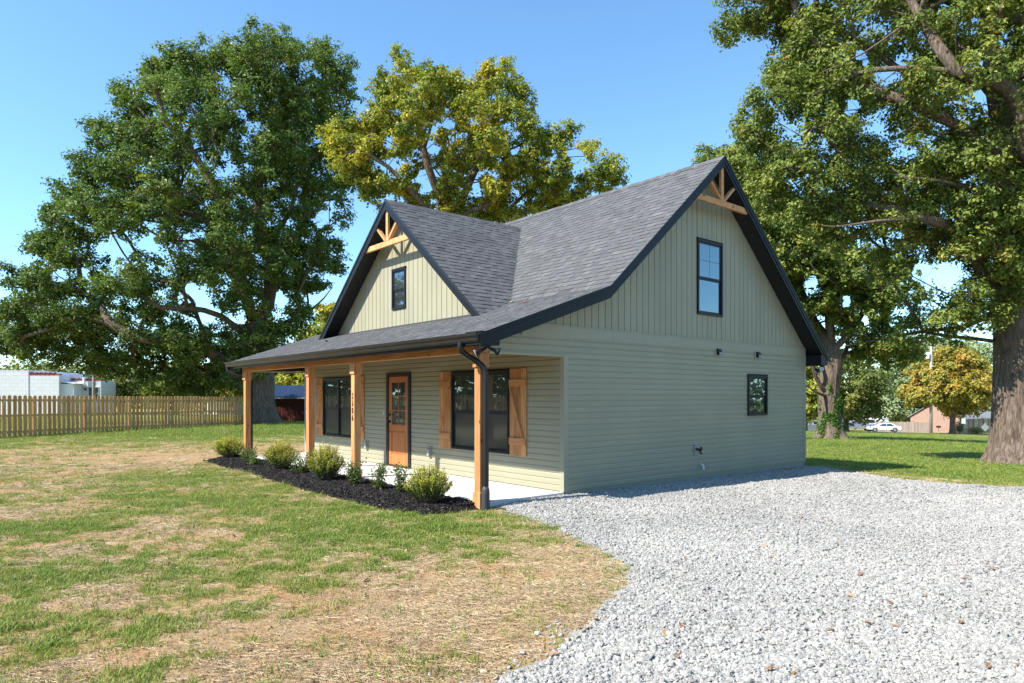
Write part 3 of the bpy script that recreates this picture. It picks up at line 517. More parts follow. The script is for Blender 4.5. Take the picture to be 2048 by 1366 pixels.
# end returns of the eaves
part('eave_return', B(.026, XO+.006, YE-.005, -1.70, 2.345, 2.545), M['black'], house, bevel=.004)
rb = part('eave_return', B(.012, XO+.004, HW+.026, YB-.01, 2.36, 2.60), M['black'], house)
# soffits under the rakes, laid in strips across
def soffit(name, f0, f1, x0, x1, n, label=None):
    s = part(name, MB().prism([f0(0, x0), f0(1, x0), f0(1, x1), f0(0, x1)], [f1(0, x0), f1(1, x0), f1(1, x1), f1(0, x1)]), M['soffit'], house)
    for i in range(n):
        a = i/n+.0025; b_ = (i+1)/n-.0025; part('soffit_strip', MB().prism([f1(a, x0), f1(b_, x0), f1(b_, x1), f1(a, x1)], [f1(a, x0, .008), f1(b_, x0, .008), f1(b_, x1, .008), f1(a, x1, .008)]), M['soffit'], s)
def mk(ya, yb, off): return lambda t, x, e=0: (x, ya+(yb-ya)*t, roofz(ya+(yb-ya)*t)-off-e)
soffit('rake_soffit', mk(YR, YB, .13), mk(YR, YB, .15), .035, XO-.032, 34); soffit('rake_soffit', mk(YK, YR, .13), mk(YK, YR, .15), .035, XO-.032, 26)
soffit('rake_soffit', mk(YE+.1, YK, .13), mk(YE+.1, YK, .15), .035, XO-.032, 18)
def mkd(s, off): return lambda t, y, e=0: (DX+s*xt*t, y, dormz(DX+s*xt*t)-off-e)
for s in (-1, 1): soffit('dormer_soffit', mkd(s, .12), mkd(s, .14), DY+.032, -.026, 32)
for s in (-1, 1):
    mb = MB(); A = [(DX, DZ), (DX+s*(xt-.02), ztip)]
    mb.prism([(A[0][0], DY, A[0][1]-.015), (A[1][0], DY, A[1][1]-.0), (A[1][0]-s*.06, DY, A[1][1]-.14), (A[0][0], DY, A[0][1]-.225)], [(A[0][0], DY+.03, A[0][1]-.015), (A[1][0], DY+.03, A[1][1]-.0), (A[1][0]-s*.06, DY+.03, A[1][1]-.14), (A[0][0], DY+.03, A[0][1]-.225)]); part('dormer_fascia', mb, M['black'], house)
    mb = MB(); mb.prism([(A[0][0], DY-.014, A[0][1]+.012), (A[1][0]+s*.01, DY-.014, A[1][1]+.014), (A[1][0]+s*.01, DY-.014, A[1][1]-.04), (A[0][0], DY-.014, A[0][1]-.045)], [(A[0][0], DY-.001, A[0][1]+.012), (A[1][0]+s*.01, DY-.001, A[1][1]+.014), (A[1][0]+s*.01, DY-.001, A[1][1]-.04), (A[0][0], DY-.001, A[0][1]-.045)]); part('dormer_drip_edge', mb, M['gutter'], house)
# trusses in the gables
tr = part('gable_truss', B(XO-.10, XO-.035, YR-.93, YR+.93, 5.445, 5.565), M['truss'], house, bevel=.005, label='pale timber king post bracket in the end gable')
part('king_post', B(XO-.095, XO-.04, YR-.045, YR+.045, 5.565, ZR-.20), M['truss'], tr, bevel=.004)
for s in (-1, 1): part('brace', MB().bar((XO-.07, YR+s*.05, 5.56), (XO-.07, YR+s*.47, 5.93), .05, .085, (1, 0, 0)), M['truss'], tr, bevel=.004)
tr = part('gable_truss', B(DX-1.0, DX+1.0, DY+.035, DY+.10, 4.955, 5.075), M['truss'], house, bevel=.005, label='pale timber king post bracket in the front gable')
part('king_post', B(DX-.045, DX+.045, DY+.04, DY+.095, 5.075, DZ-.21), M['truss'], tr, bevel=.004)
for s in (-1, 1): part('brace', MB().bar((DX+s*.05, DY+.068, 5.07), (DX+s*.47, DY+.068, 5.45), .05, .085, (0, 1, 0)), M['truss'], tr, bevel=.004)
# --- porch
part('porch_floor', B(HX, -4.05, -1.66, -.001, -.14, 0.0), M['concrete'], house, bevel=.01); part('porch_floor', B(-4.046, -.004, -1.66, -.001, -.14, 0.0), M['concrete'], house, bevel=.01)
part('porch_ceiling', B(HX-.0, -.12, -1.60, -.02, 2.44, 2.46), M['soffit'], house); part('front_soffit', B(XL+.05, XO-.05, -2.0, -1.768, 2.455, 2.47), M['soffit'], house)
part('porch_end_panel', B(HX+.105, HX+.115, -1.6, -.02, 2.305, 2.45), M['soffit'], house)
bm_ = [(-10.55, -7.55), (-7.547, -5.15), (-5.147, 0.012)]
for a, b_ in bm_: part('porch_beam', B(a, b_, -1.765, -1.60, 2.262, 2.455), M['cedar_x'], house, bevel=.006)
PX = [-.075, -4.14, -6.31, -10.40]
for i, x in enumerate(PX):
    h = .071 if i < 3 else .085; p = part('porch_post', B(x-h, x+h, -1.765+.008, -1.765+.15, 0.145, 2.05), M['cedar_z'], house, bevel=.006)
    if i == 1: p['label'] = 'cedar porch post carrying black house numbers'
    c = h+.021; part('post_capital', B(x-c, x+c, -1.778, -1.60, 2.04, 2.259), M['cedar_z'], p, bevel=.005); part('post_base', B(x-c, x+c, -1.778, -1.60, -.10, .15), M['cedar_z'], p, bevel=.005)
    if i == 1:
        for j, ch in enumerate('2306'):
            cu = bpy.data.curves.new('digit', 'FONT'); cu.body = ch; cu.size = .17; cu.extrude = .004; cu.align_x = 'CENTER'; cu.align_y = 'CENTER'; cu.offset = -.001; to = bpy.data.objects.new('tmp', cu); COL.objects.link(to); dg = bpy.context.evaluated_depsgraph_get(); me = bpy.data.meshes.new_from_object(to.evaluated_get(dg)); bpy.data.objects.remove(to); me.name = 'house_number'; me.materials.clear(); me.materials.append(M['digit'])
            put('house_number', me, p, (x+.008, -1.763, 1.60-j*.142), (R_(90), 0, 0), (.72, 1, 1))
# fascia and gutter
part('eave_fascia', B(XL+.01, XO-.05, -2.02, -1.995, 2.34, 2.49), M['black'], house)
gp = [(-2.024, 2.500), (-2.024, 2.385), (-2.075, 2.385), (-2.092, 2.41), (-2.096, 2.445), (-2.118, 2.475), (-2.124, 2.515), (-2.112, 2.519), (-2.112, 2.508), (-2.104, 2.478), (-2.086, 2.45), (-2.08, 2.415), (-2.07, 2.393), (-2.034, 2.393), (-2.034, 2.50)]
gt = part('gutter', MB().prism([(XL-.02, y, z) for y, z in gp], [(XO-.02, y, z) for y, z in gp]), M['gutter'], house)
for x in (XL-.023, XO-.02): part('gutter_end_cap', MB().prism([(x, -2.02, 2.52), (x, -2.02, 2.38), (x, -2.08, 2.38), (x, -2.13, 2.47), (x, -2.13, 2.523)], [(x+.006, -2.02, 2.52), (x+.006, -2.02, 2.38), (x+.006, -2.08, 2.38), (x+.006, -2.13, 2.47), (x+.006, -2.13, 2.523)]), M['gutter'], gt)
part('rear_eave_fascia', B(XL+.01, XO-.035, YB-.02, YB+.002, ZB-.22, ZB-.02), M['black'], house)
part('rear_gutter', B(XL, XO-.03, YB+.004, YB+.1, ZB-.13, ZB-.01), M['gutter'], house)
part('rear_soffit', B(XL+.04, XO-.04, HW+.03, YB-.02, ZB-.235, ZB-.22), M['soffit'], house)
def smooth_path(ctrl, n=10):
    c = [Vector(p) for p in ctrl]; o = []
    for i in range(len(c)-1):
        p0, p1, p2, p3 = c[max(i-1, 0)], c[i], c[i+1], c[min(i+2, len(c)-1)]
        for k in range(n): t = k/n; o.append(.5*((2*p1)+(p2-p0)*t+(2*p0-5*p1+4*p2-p3)*t*t+(3*p1-p0-3*p2+p3)*t**3))
    return o+[c[-1]]
def downspout(ctrl, bottom, boot):
    pts = smooth_path(ctrl, 9); rad = [1+(.10 if i % 2 else -.04) for i in range(len(pts))]
    d = part('downspout', MB().tube(pts, rad, 8, (.043, .043, (1, 0, 0))), M['gutter'], house, smooth=True); x, y, z = ctrl[-1]
    part('downspout_pipe', B(x-.034, x+.034, y-.036, y+.036, bottom, z+.02), M['gutter'], d, bevel=.008)
    if boot:
        rr = [(0, .058)]; k = 18
        for i in range(k): rr += [((i+.25)/k*.8, .066), ((i+.75)/k*.8, .054)]
        rr += [(.82, .062), (.92, .052), (.97, .044), (1, .04)]; part('drain_boot', MB().lathe((x, y, -.12), (x, y, bottom+.06), rr, 14), M['darkgrey'], d, smooth=True)
downspout([(-.075, -2.065, 2.395), (-.075, -2.065, 2.33), (-.080, -2.03, 2.265), (-.065, -1.93, 2.20), (-.02, -1.82, 2.13), (.035, -1.73, 2.04), (.060, -1.70, 1.94), (.062, -1.70, 1.86)], .19, True)
downspout([(XL+.12, -2.065, 2.395), (XL+.12, -2.065, 2.34), (XL+.16, -2.03, 2.26), (XL+.33, -1.78, 2.19), (XL+.47, -1.60, 2.14), (XL+.49, -1.565, 2.05)], -.1, False)
# --- windows
def window(to, c, units, grille, name='window', label=None):
    a0, a1, z0, z1 = c; w = part(name, MB().prism([to(a0+.01, .003, z0+.01), to(a1-.01, .003, z0+.01), to(a1-.01, .003, z1-.01), to(a0+.01, .003, z1-.01)], [to(a0+.01, .006, z0+.01), to(a1-.01, .006, z0+.01), to(a1-.01, .006, z1-.01), to(a0+.01, .006, z1-.01)]), M['winframe'], house, label=label)
    def rect(nm, p, q, r, s, o0, o1, m, par=w, bev=.003): return part(nm, MB().prism([to(p, o0, r), to(q, o0, r), to(q, o0, s), to(p, o0, s)], [to(p, o1, r), to(q, o1, r), to(q, o1, s), to(p, o1, s)]), m, par, bevel=bev)
    t = .045; F = MB()
    for (p, q, r, s) in ((a0, a0+t, z0, z1), (a1-t, a1, z0, z1), (a0+t, a1-t, z0, z0+t), (a0+t, a1-t, z1-t, z1)): F.prism([to(p, 0, r), to(q, 0, r), to(q, 0, s), to(p, 0, s)], [to(p, .05, r), to(q, .05, r), to(q, .05, s), to(p, .05, s)])
    part('frame', F, M['winframe'], w, bevel=.004)
    part('drip_cap', MB().prism([to(a0-.012, 0, z1+.001), to(a1+.012, 0, z1+.001), to(a1+.012, 0, z1+.028), to(a0-.012, 0, z1+.028)], [to(a0-.012, .058, z1+.001), to(a1+.012, .058, z1+.001), to(a1+.012, .03, z1+.028), to(a0-.012, .03, z1+.028)]), M['winframe'], w)
    uw = (a1-a0-2*t)/units; zm = (z0+z1)/2-.02
    for k in range(units):
        p = a0+t+uw*k; q = p+uw
        if k: rect('mullion', p-.03, p+.03, z0+t, z1-t, .006, .046, M['winframe'])
        pp = p+(.03 if k else 0)+.002; qq = q-(.03 if k < units-1 else 0)-.002; sw = .034
        for nm, r, s, o, gm in (('upper_sash', zm, z1-t-.001, .030, M['glass']), ('lower_sash', z0+t+.001, zm-.001, .018, M['screen'] if units > 1 else M['glass'])):
            S = MB()
            for (e, f, g, h) in ((pp, pp+sw, r, s), (qq-sw, qq, r, s), (pp+sw, qq-sw, r, r+sw), (pp+sw, qq-sw, s-sw, s)): S.prism([to(e, .007, g), to(f, .007, g), to(f, .007, h), to(e, .007, h)], [to(e, o, g), to(f, o, g), to(f, o, h), to(e, o, h)])
            sh = part(nm, S, M['winframe'], w, bevel=.003); rect('pane', pp+sw, qq-sw, r+sw, s-sw, .008, o-.012, gm, w, 0)
            if grille:
                G = MB(); cx = (pp+qq)/2; cz = (r+s)/2; o1 = o-.0105
                e = .004; G.prism([to(cx-e, o-.0119, r+sw), to(cx+e, o-.0119, r+sw), to(cx+e, o-.0119, s-sw), to(cx-e, o-.0119, s-sw)], [to(cx-e, o1, r+sw), to(cx+e, o1, r+sw), to(cx+e, o1, s-sw), to(cx-e, o1, s-sw)])
                if nm == 'upper_sash' or s-r < .5: G.prism([to(pp+sw, o-.0118, cz-.004), to(qq-sw, o-.0118, cz-.004), to(qq-sw, o-.0118, cz+.004), to(pp+sw, o-.0118, cz+.004)], [to(pp+sw, o1+.0005, cz-.004), to(qq-sw, o1+.0005, cz-.004), to(qq-sw, o1+.0005, cz+.004), to(pp+sw, o1+.0005, cz+.004)])
                part('grille', G, M['darkgrey'], w)
            if nm == 'lower_sash' and not grille: pass
    return w
window(side, WS, 1, True, label='small black framed window low in the driveway wall'); window(side, WG, 1, True, label='tall black framed window in the end gable'); window(front, WD, 1, True, label='narrow black framed window in the front gable')
window(front, WR, 2, False, label='double black framed window between shutters, right of the door'); window(front, WL, 2, False, label='double black framed window between shutters, left of the door')
def shutter(a0, a1, z0, z1, flip):
    s = None; n = 3; w = (a1-a0)/n; of = .02
    for i in range(n):
        p = a0+w*i+.002; q = a0+w*(i+1)-.002; mb = B(p, q, -of-.019, -of, z0, z1)
        if s is None: s = part('shutter', mb, M['cedar_z'], house, bevel=.003, label='rough cedar board shutter with diagonal brace')
        else: part('board', mb, M['cedar_z'], s, bevel=.003)
    for z in (z0+.2, z1-.32): part('batten', B(a0+.004, a1-.004, -of-.041, -of-.0195, z, z+.125), M['cedar_x'], s, bevel=.003)
    xa, xb = (a0+.06, a1-.06) if flip else (a1-.06, a0+.06); part('brace', MB().bar((xa, -of-.030, z0+.33), (xb, -of-.030, z1-.33), .021, .09, (0, 1, 0)), M['cedar_z'], s, bevel=.003)
shutter(-3.655, -3.235, .53, 2.10, True); shutter(-1.375, -.916, .53, 2.10, False); shutter(-9.72, -9.30, .53, 2.10, True); shutter(-7.395, -6.96, .53, 2.10, False)
# --- door
do = part('door', B(DR[0]+.105, DR[1]-.105, -.012, .03, .035, 2.055), M['door'], house, label='stained wood front door with six glass panes and black handle')
F = MB().box(DR[0], DR[0]+.1, -.045, .0, 0, 2.14).box(DR[1]-.1, DR[1], -.045, 0.0, 0, 2.14).box(DR[0]+.1, DR[1]-.1, -.045, 0.0, 2.06, 2.14)
part('door_frame', F, M['winframe'], do, bevel=.004); part('threshold', B(DR[0]+.1, DR[1]-.1, -.07, 0.0, .001, .032), M['brass'], do, bevel=.004)
x0, x1 = DR[0]+.105, DR[1]-.105; S = MB(); o0, o1 = -.026, -.0125
for (a, b_, z0, z1) in ((x0, x0+.12, .036, 2.05), (x1-.12, x1, .036, 2.05), (x0+.12, x1-.12, 1.93, 2.05), (x0+.12, x1-.12, .82, .95), (x0+.12, x1-.12, .036, .28)): S.box(a, b_, o0, o1, z0, z1)
part('stile_and_rail', S, M['door'], do, bevel=.004)
gx0, gx1, gz0, gz1 = x0+.12, x1-.12, .95, 1.93
for i in range(2):
    for j in range(3):
        a = gx0+(gx1-gx0)*i/2; b_ = gx0+(gx1-gx0)*(i+1)/2; c = gz0+(gz1-gz0)*j/3; d = gz0+(gz1-gz0)*(j+1)/3; part('pane', B(a+.012, b_-.012, -.0185, -.0128, c+.012, d-.012), M['glass'], do)
S = MB()
for i in range(3): xx = gx0+(gx1-gx0)*i/2; S.box(xx-.012, xx+.012, -.0235, -.0127, gz0, gz1)
for j in range(4): zz = gz0+(gz1-gz0)*j/3; S.box(gx0, gx1, -.0230, -.0126, zz-.012, zz+.012)
part('glazing_bar', S, M['door'], do); part('raised_panel', B(gx0+.03, gx1-.03, -.021, -.0124, .31, .79), M['door'], do, bevel=.006)
H = MB().lathe((x0+.06, -.02, 1.18), (x0+.06, -.055, 1.18), [(0, .03), (.7, .03), (1, .024)]).lathe((x0+.06, -.02, 1.02), (x0+.06, -.05, 1.02), [(0, .03), (1, .028)]).tube(smooth_path([(x0+.06, -.03, 1.04), (x0+.06, -.085, 1.0), (x0+.06, -.09, .88), (x0+.06, -.07, .80), (x0+.06, -.03, .78)], 6), .011, 8)
part('door_handle', H, M['black'], do, smooth=True)
# --- small fittings
part('doorbell', B(-6.03, -6.0, -.03, -.012, 1.17, 1.25), M['white'], house, bevel=.004)
for x, z in ((-6.82, .36), (-4.03, .37)): bx = part('outlet_box', B(x-.06, x+.06, -.035, -.014, z-.05, z+.17), M['siding_x'], house, bevel=.004); part('outlet_cover', B(x-.045, x+.045, -.085, -.0355, z-.03, z+.13), M['grey'], bx, bevel=.012)
for y in (4.475, 6.02):
    v_ = part('wall_vent', B(.016, .032, y-.10, y+.10, 2.43, 2.61), M['trim'], house, bevel=.004); part('vent_hood', MB().prism([(.033, y-.06, 2.60), (.033, y-.06, 2.47), (.09, y-.06, 2.47), (.075, y-.06, 2.585)], [(.033, y+.06, 2.60), (.033, y+.06, 2.47), (.09, y+.06, 2.47), (.075, y+.06, 2.585)]), M['black'], v_)
    part('vent_flap', B(.0905, .094, y-.045, y+.045, 2.475, 2.52), M['grey'], v_)
sp = part('spigot_plate', B(.016, .03, 3.64, 3.76, .41, .63), M['grey'], house, bevel=.003); part('spigot', MB().lathe((.03, 3.70, .54), (.13, 3.70, .525), [(0, .022), (.6, .02), (.62, .03), (1, .03)], 10).lathe((.10, 3.70, .53), (.14, 3.72, .44), [(0, .018), (1, .016)], 8), M['brass'], sp, smooth=True)
part('spigot_wheel', MB().lathe((.135, 3.705, .55), (.15, 3.705, .55), [(0, .04), (.5, .046), (1, .04)], 12), M['black'], sp)
part('drain_pipe', MB().tube(smooth_path([(.0, 3.86, .215), (.05, 3.86, .215), (.085, 3.86, .20), (.09, 3.86, .16), (.09, 3.86, .115)], 6), .021, 10), M['white'], house, smooth=True)
def flood(base, dirs, lens):
    f = part('flood_light', MB().lathe(base, (base[0], base[1], base[2]-.03), [(0, .05), (.6, .05), (1, .04)], 14), M['black'], house, smooth=True)
    for d in dirs:
        d = Vector(d).normalized(); p = Vector(base)+Vector((0, 0, -.035))+d*.045; part('lamp_arm', MB().lathe(Vector(base)+Vector((0, 0, -.02)), p, [(0, .018), (1, .02)], 8), M['black'], f)
        hd = part('lamp_head', MB().lathe(p, p+d*.15, [(0, .022), (.45, .028), (.75, .055), (1, .062)], 14), M['black'], f, smooth=True); part('lamp_lens', MB().lathe(p+d*.1505, p+d*.155, [(0, .056), (1, .052)], 14), lens, f)
flood((.36, -1.90, 2.345), [(-.55, -.75, -.45), (.55, .72, -.35)], M['lens']); flood((.36, HW+.16, 2.36), [(.35, -.9, -.35), (-.5, -.4, -.5)], M['lens'])

# ------------------------------------------------------------------ trees
def leaves_mesh(name, C, L, W, Nrm, tone, m):      # two triangles a leaf, folded along the midrib
    n = len(C); r = RNG.normal(size=(n, 3)); T = r-Nrm*np.sum(r*Nrm, 1, keepdims=True); T /= np.linalg.norm(T, axis=1, keepdims=True)+1e-9; S = np.cross(Nrm, T)
    L = L[:, None]; W = W[:, None]; droop = RNG.uniform(.0, .35, (n, 1)); v = np.stack([C-T*L/2, C+S*W/2+T*L*.06+Nrm*W*.22, C+T*L/2-Nrm*L*droop*.5, C-S*W/2+T*L*.06+Nrm*W*.22], 1).reshape(-1, 3)
    b = np.arange(n)[:, None]*4; f = np.concatenate([b+[0, 1, 2], b+[0, 2, 3]], 1).reshape(-1, 3); return arrmesh(name, v, f, m, np.repeat(tone, 2))
def unit(v): return v/(np.linalg.norm(v, axis=-1, keepdims=True)+1e-9)
def skeleton(nodes, par, rad0, targets, step=1.0, wpath=.32, wob=.12, rng=RNG):
    """attach every target to the nearest branch, favouring short paths from the trunk"""
    P = [np.array(p, float) for p in nodes]; PA = list(par); D = []
    for i, p in enumerate(P): D.append(0 if PA[i] < 0 else D[PA[i]]+np.linalg.norm(p-P[PA[i]]))
    A = np.zeros((20000, 3)); DD = np.zeros(20000); k = len(P); A[:k] = P; DD[:k] = D; ends = []
    order = np.argsort(np.min(np.linalg.norm(targets[:, None]-A[None, :k], axis=2), axis=1))
    for ti in order:
        t = targets[ti]; dd = np.linalg.norm(A[:k]-t, axis=1); up = np.maximum(0, A[:k, 2]-t[2]); j = int(np.argmin(dd+wpath*DD[:k]+.5*up)); L_ = dd[j]; ns = max(1, int(L_/step)); prev = j; a = A[j].copy()
        for q in range(1, ns+1):
            f = q/ns; p = a+(t-a)*f+np.array([0, 0, .10*L_*math.sin(math.pi*f)]) + (rng.normal(0, wob*min(1, L_/ns), 3) if q < ns else 0)
            if k >= 19990: break
            A[k] = p; PA.append(prev); DD[k] = DD[prev]+np.linalg.norm(p-A[prev]); prev = k; k += 1
        ends.append(prev)
    return A[:k], PA, ends
def branches_mesh(name, A, PA, m, r_end, r_base, fixed, e=2.35, rmin=.010):
    n = len(A); ch = [[] for _ in range(n)]
    for i, p in enumerate(PA):
        if p >= 0: ch[p].append(i)
    w = np.zeros(n); order = []; st = [i for i in range(n) if PA[i] < 0]
    while st: i = st.pop(); order.append(i); st += ch[i]
    for i in reversed(order): w[i] = 1.0 if not ch[i] else sum(w[c] for c in ch[i])
    r = w**(1/e); root = order[0]; r = r_end+(r-1)*(r_base-r_end)/max(1e-6, r[root]-1); r = np.maximum(r, rmin)
    for i, q in fixed.items(): r[i] = max(r[i], q) if q > 0 else r[i]
    mb = MB(); starts = [(root, -1)]
    while starts:
        i, frm = starts.pop(); chain = ([frm] if frm >= 0 else [])+[i]
        while ch[i]:
            c = sorted(ch[i], key=lambda j: -w[j]); starts += [(j, i) for j in c[1:]]; i = c[0]; chain.append(i)
        rr = [r[j] for j in chain]
        if frm >= 0: rr[0] = min(rr[0], rr[1]*1.15)
        pts = [A[j] for j in chain]
        if len(pts) > 2 and rr[0] > .03: sp = smooth_path(pts, 2); rs = np.interp(np.linspace(0, len(pts)-1, len(sp)), range(len(pts)), rr)
        else: sp, rs = pts, rr
        mb.tube(sp, list(rs), 10 if rr[0] > .2 else 6 if rr[0] > .06 else 4)
    return mb.mesh(name, m, True, recalc=False)
def trunk_mesh(path, rads, m, flare=.55, lobes=6, seed=0):
    pts = smooth_path(path, 7); n = 40; V = []; F = []; rs = np.interp(np.linspace(0, len(path)-1, len(pts)), range(len(path)), rads); z0 = pts[0][2]; ph = seed*1.7
    for i, p in enumerate(pts):
        h = p[2]-z0; r = rs[i]
        for k in range(n):
            a = 2*math.pi*k/n; fl = flare*math.exp(-h/(r*.55+.05)); rr = r*(1+fl*(.75+.45*math.cos(lobes*a+ph)+.25*math.cos(3*a+ph*2)))+r*(.035*math.cos(11*a+h*1.3+ph)+.03*math.cos(17*a-h*.7))+r*.10*(float(vn(np.array(a*2.2+ph), np.array(h*.8), seed))-.5)
            V.append((p[0]+rr*math.cos(a), p[1]+rr*math.sin(a), p[2]))
    for i in range(len(pts)-1):
        for k in range(n): F.append((i*n+k, i*n+(k+1) % n, (i+1)*n+(k+1) % n, (i+1)*n+k))
    mb = MB(); mb.add(V, F); return mb.mesh('trunk', m, True, recalc=False)
def tree(name, label, depth, outline, base, trunk, tr_r, limbs, nclump, sub, nleaf, lsize, lmat, bark, holes=(), thick=.8, tmax=6.0, toff=0.0, group=None, seed=0, twig=True, cl_r=1.0, tone_fn=None, doff=0.0, flare=.55):
    rng = np.random.default_rng(900+seed)
    up = np.array([0, 0, 1.0]); sc = depth/FPX
    loc = lambda u, v, df=0.0: at(u, v, depth)+FW*df
    # trunk path in world space
    bx = loc(*base); bx[2] = float(gz(bx[0], bx[1]))-.08; o = thing(name, label, 'tree', tuple(bx), group=group); O = np.array(bx)
    tp = [bx]+[loc(*t) for t in trunk]; tp = [np.array(p) for p in tp]
    put('trunk', trunk_mesh([tuple(p-O) for p in tp], tr_r, bark, flare=flare, seed=seed), o)
    # clumps through the crown volume
    P = [(u, v) for u, v in outline]; us = [p[0] for p in P]; vs = [p[1] for p in P]; got = []; tries = 0; rad = np.sqrt((max(us)-min(us))*(max(vs)-min(vs))/nclump)*.62*sc
    G = np.zeros((0, 3)); UVH = [np.array(h) for h in holes]
    while len(G) < nclump and tries < 60:
        tries += 1; u = rng.uniform(min(us), max(us), 900); v = rng.uniform(min(vs), max(vs), 900); k = inpoly(u, v, P); u, v = u[k], v[k]; dpx = edist(u, v, P); k = dpx > cl_r*.55/sc*.9; 
        k |= (rng.random(len(u)) < .15) & (dpx > .25/sc)
        for (hu, hv, hr) in holes: k &= np.hypot(u-hu, v-hv) > hr+cl_r*.25/sc
        u, v, dpx = u[k], v[k], dpx[k]; T = np.minimum(tmax, thick*(dpx*sc)**.85*1.5+.3); df = T*np.sign(rng.normal(size=len(u)))*rng.random(len(u))**.6
        for a, b_, c in zip(u, v, df):
            p = at(a, b_, depth+c*0)+FW*(c+doff)
            if len(G) and np.min(np.linalg.norm(G-p, axis=1)) < rad: continue
            G = np.vstack([G, p])
            if len(G) >= nclump: break
        if tries % 10 == 9: rad *= .85
    nodes = list(tp); par = [-1]+list(range(len(tp)-1)); fixed = {}
    for j, t in enumerate(tp): fixed[j] = 0
    for (att, rr, pts) in limbs:
        k0 = att
        for i, q in enumerate(pts): nodes.append(loc(*q)); par.append(k0); k0 = len(nodes)-1; fixed[k0] = rr*.72*(1-.97*((i+1)/len(pts))**1.2)
    # thin the trunk nodes' attraction near the ground
    A, PA, ends = skeleton(nodes, par, None, G, 1.1, .30, .13, rng)
    me = branches_mesh('branches', A-O, PA, bark, .016*depth/25, tr_r[-1]*.92, fixed); put('branches', me, o)
    # leaf sub-clumps
    ns = len(G)*sub; ci = np.repeat(np.arange(len(G)), sub); off = unit(rng.normal(size=(ns, 3)))*(rng.random((ns, 1))**.45)*np.array([cl_r, cl_r, cl_r*.72]); S = G[ci]+off
    S0 = G[ci]-O; S1 = S-O; dv_ = unit(S1-S0); sa = unit(np.cross(dv_, [.3, .2, 1.0])); sb = np.cross(dv_, sa); r0 = .010*depth/25; ang = [0, 2.094, 4.189]
    tv = np.concatenate([np.stack([S0+(sa*math.cos(w)+sb*math.sin(w))*r0 for w in ang], 1), np.stack([S1+(sa*math.cos(w)+sb*math.sin(w))*r0*.35 for w in ang], 1)], 1).reshape(-1, 3); tb_ = np.arange(ns)[:, None]*6
    put('twigs', arrmesh('twigs', tv, np.concatenate([tb_+[0, 1, 4, 3], tb_+[1, 2, 5, 4], tb_+[2, 0, 3, 5]], 1).reshape(-1, 4), bark), o)
    nl = ns*nleaf; si = np.repeat(np.arange(ns), nleaf); sr = cl_r*.30; lo = rng.normal(size=(nl, 3))*sr*np.array([.62, .62, .5]); C = S[si]+lo; k = np.ones(nl, bool)
    pr = C-CAM; dd = pr@FW; cu = 1024+FPX*(pr@RT)/dd; cv = HOR-FPX*pr[:, 2]/dd
    for (hu, hv, hr) in holes: k &= np.hypot(cu-hu, cv-hv) > hr*rng.uniform(.75, 1.05, nl)*(.25+1.5*vn(cu*.075, cv*.075, seed+5))
    C, lo, si = C[k], lo[k], si[k]; nl = len(C); ctr = off[ci*0+np.arange(ns)][si]
    Nn = unit(unit(lo)*.6+unit(ctr)*.8+np.array([0, 0, .65])+rng.normal(0, .42, (nl, 3)))
    L = lsize*rng.uniform(.65, 1.3, nl); Wd = L*rng.uniform(.48, .75, nl); tb = rng.normal(.45, .13, len(G))[ci][si]
    if tone_fn is not None: tb = tb+tone_fn(cu[k], cv[k])
    tone = np.clip(tb+rng.normal(0, .15, nl)+(rng.random(nl) < .012)*.6, 0, 1)
    put('crown', leaves_mesh('crown', C-O, L, Wd, Nn, tone, lmat), o)
    return o
# the big oak left of the house
tree('oak_tree', 'tall dark green oak left of the house, trunk beyond the leftmost porch post', 44,
  [(590,38),(650,60),(692,95),(700,140),(716,200),(705,280),(722,330),(700,400),(690,470),(700,530),(690,580),(640,640),(600,690),(560,740),(520,770),(470,778),(420,800),(370,800),(330,775),(270,760),(200,765),(140,748),(80,740),(20,720),(-40,715),(-60,660),(-10,645),(10,590),(20,540),(70,520),(55,470),(100,440),(118,370),(122,315),(165,290),(205,225),(250,240),(255,190),(285,135),(335,95),(350,110),(400,90),(470,85),(510,70)],
  (522,851), [(521,800),(520,745),(514,690),(508,650)], [1.05,.86,.84,.92,.80],
  [(4,.42,[(495,600,-.5),(478,555,-1),(462,505,-1.5),(440,450,-2)]),(4,.45,[(530,610,.5),(538,560,.3),(541,500,0),(520,420,-.5),(540,330,-1),(560,230,0)]),(3,.24,[(470,640,-2),(420,628,-3),(380,630,-3.5),(330,595,-4),(290,575,-4)]),(4,.30,[(470,540,1),(420,470,2),(370,420,3)]),(3,.28,[(560,640,1.5),(600,610,2.5),(640,560,3)]),(4,.3,[(505,560,-2),(500,480,-3.2),(470,390,-4),(400,300,-4)])],
  800, 9, 36, .205, M['oakleaf'], M['bark'], holes=[(235,492,30),(300,486,20),(388,590,30),(418,628,20),(515,645,0),(650,440,18),(560,600,16),(115,555,14),(648,600,26)], thick=.9, tmax=7.5, seed=1, cl_r=.98)
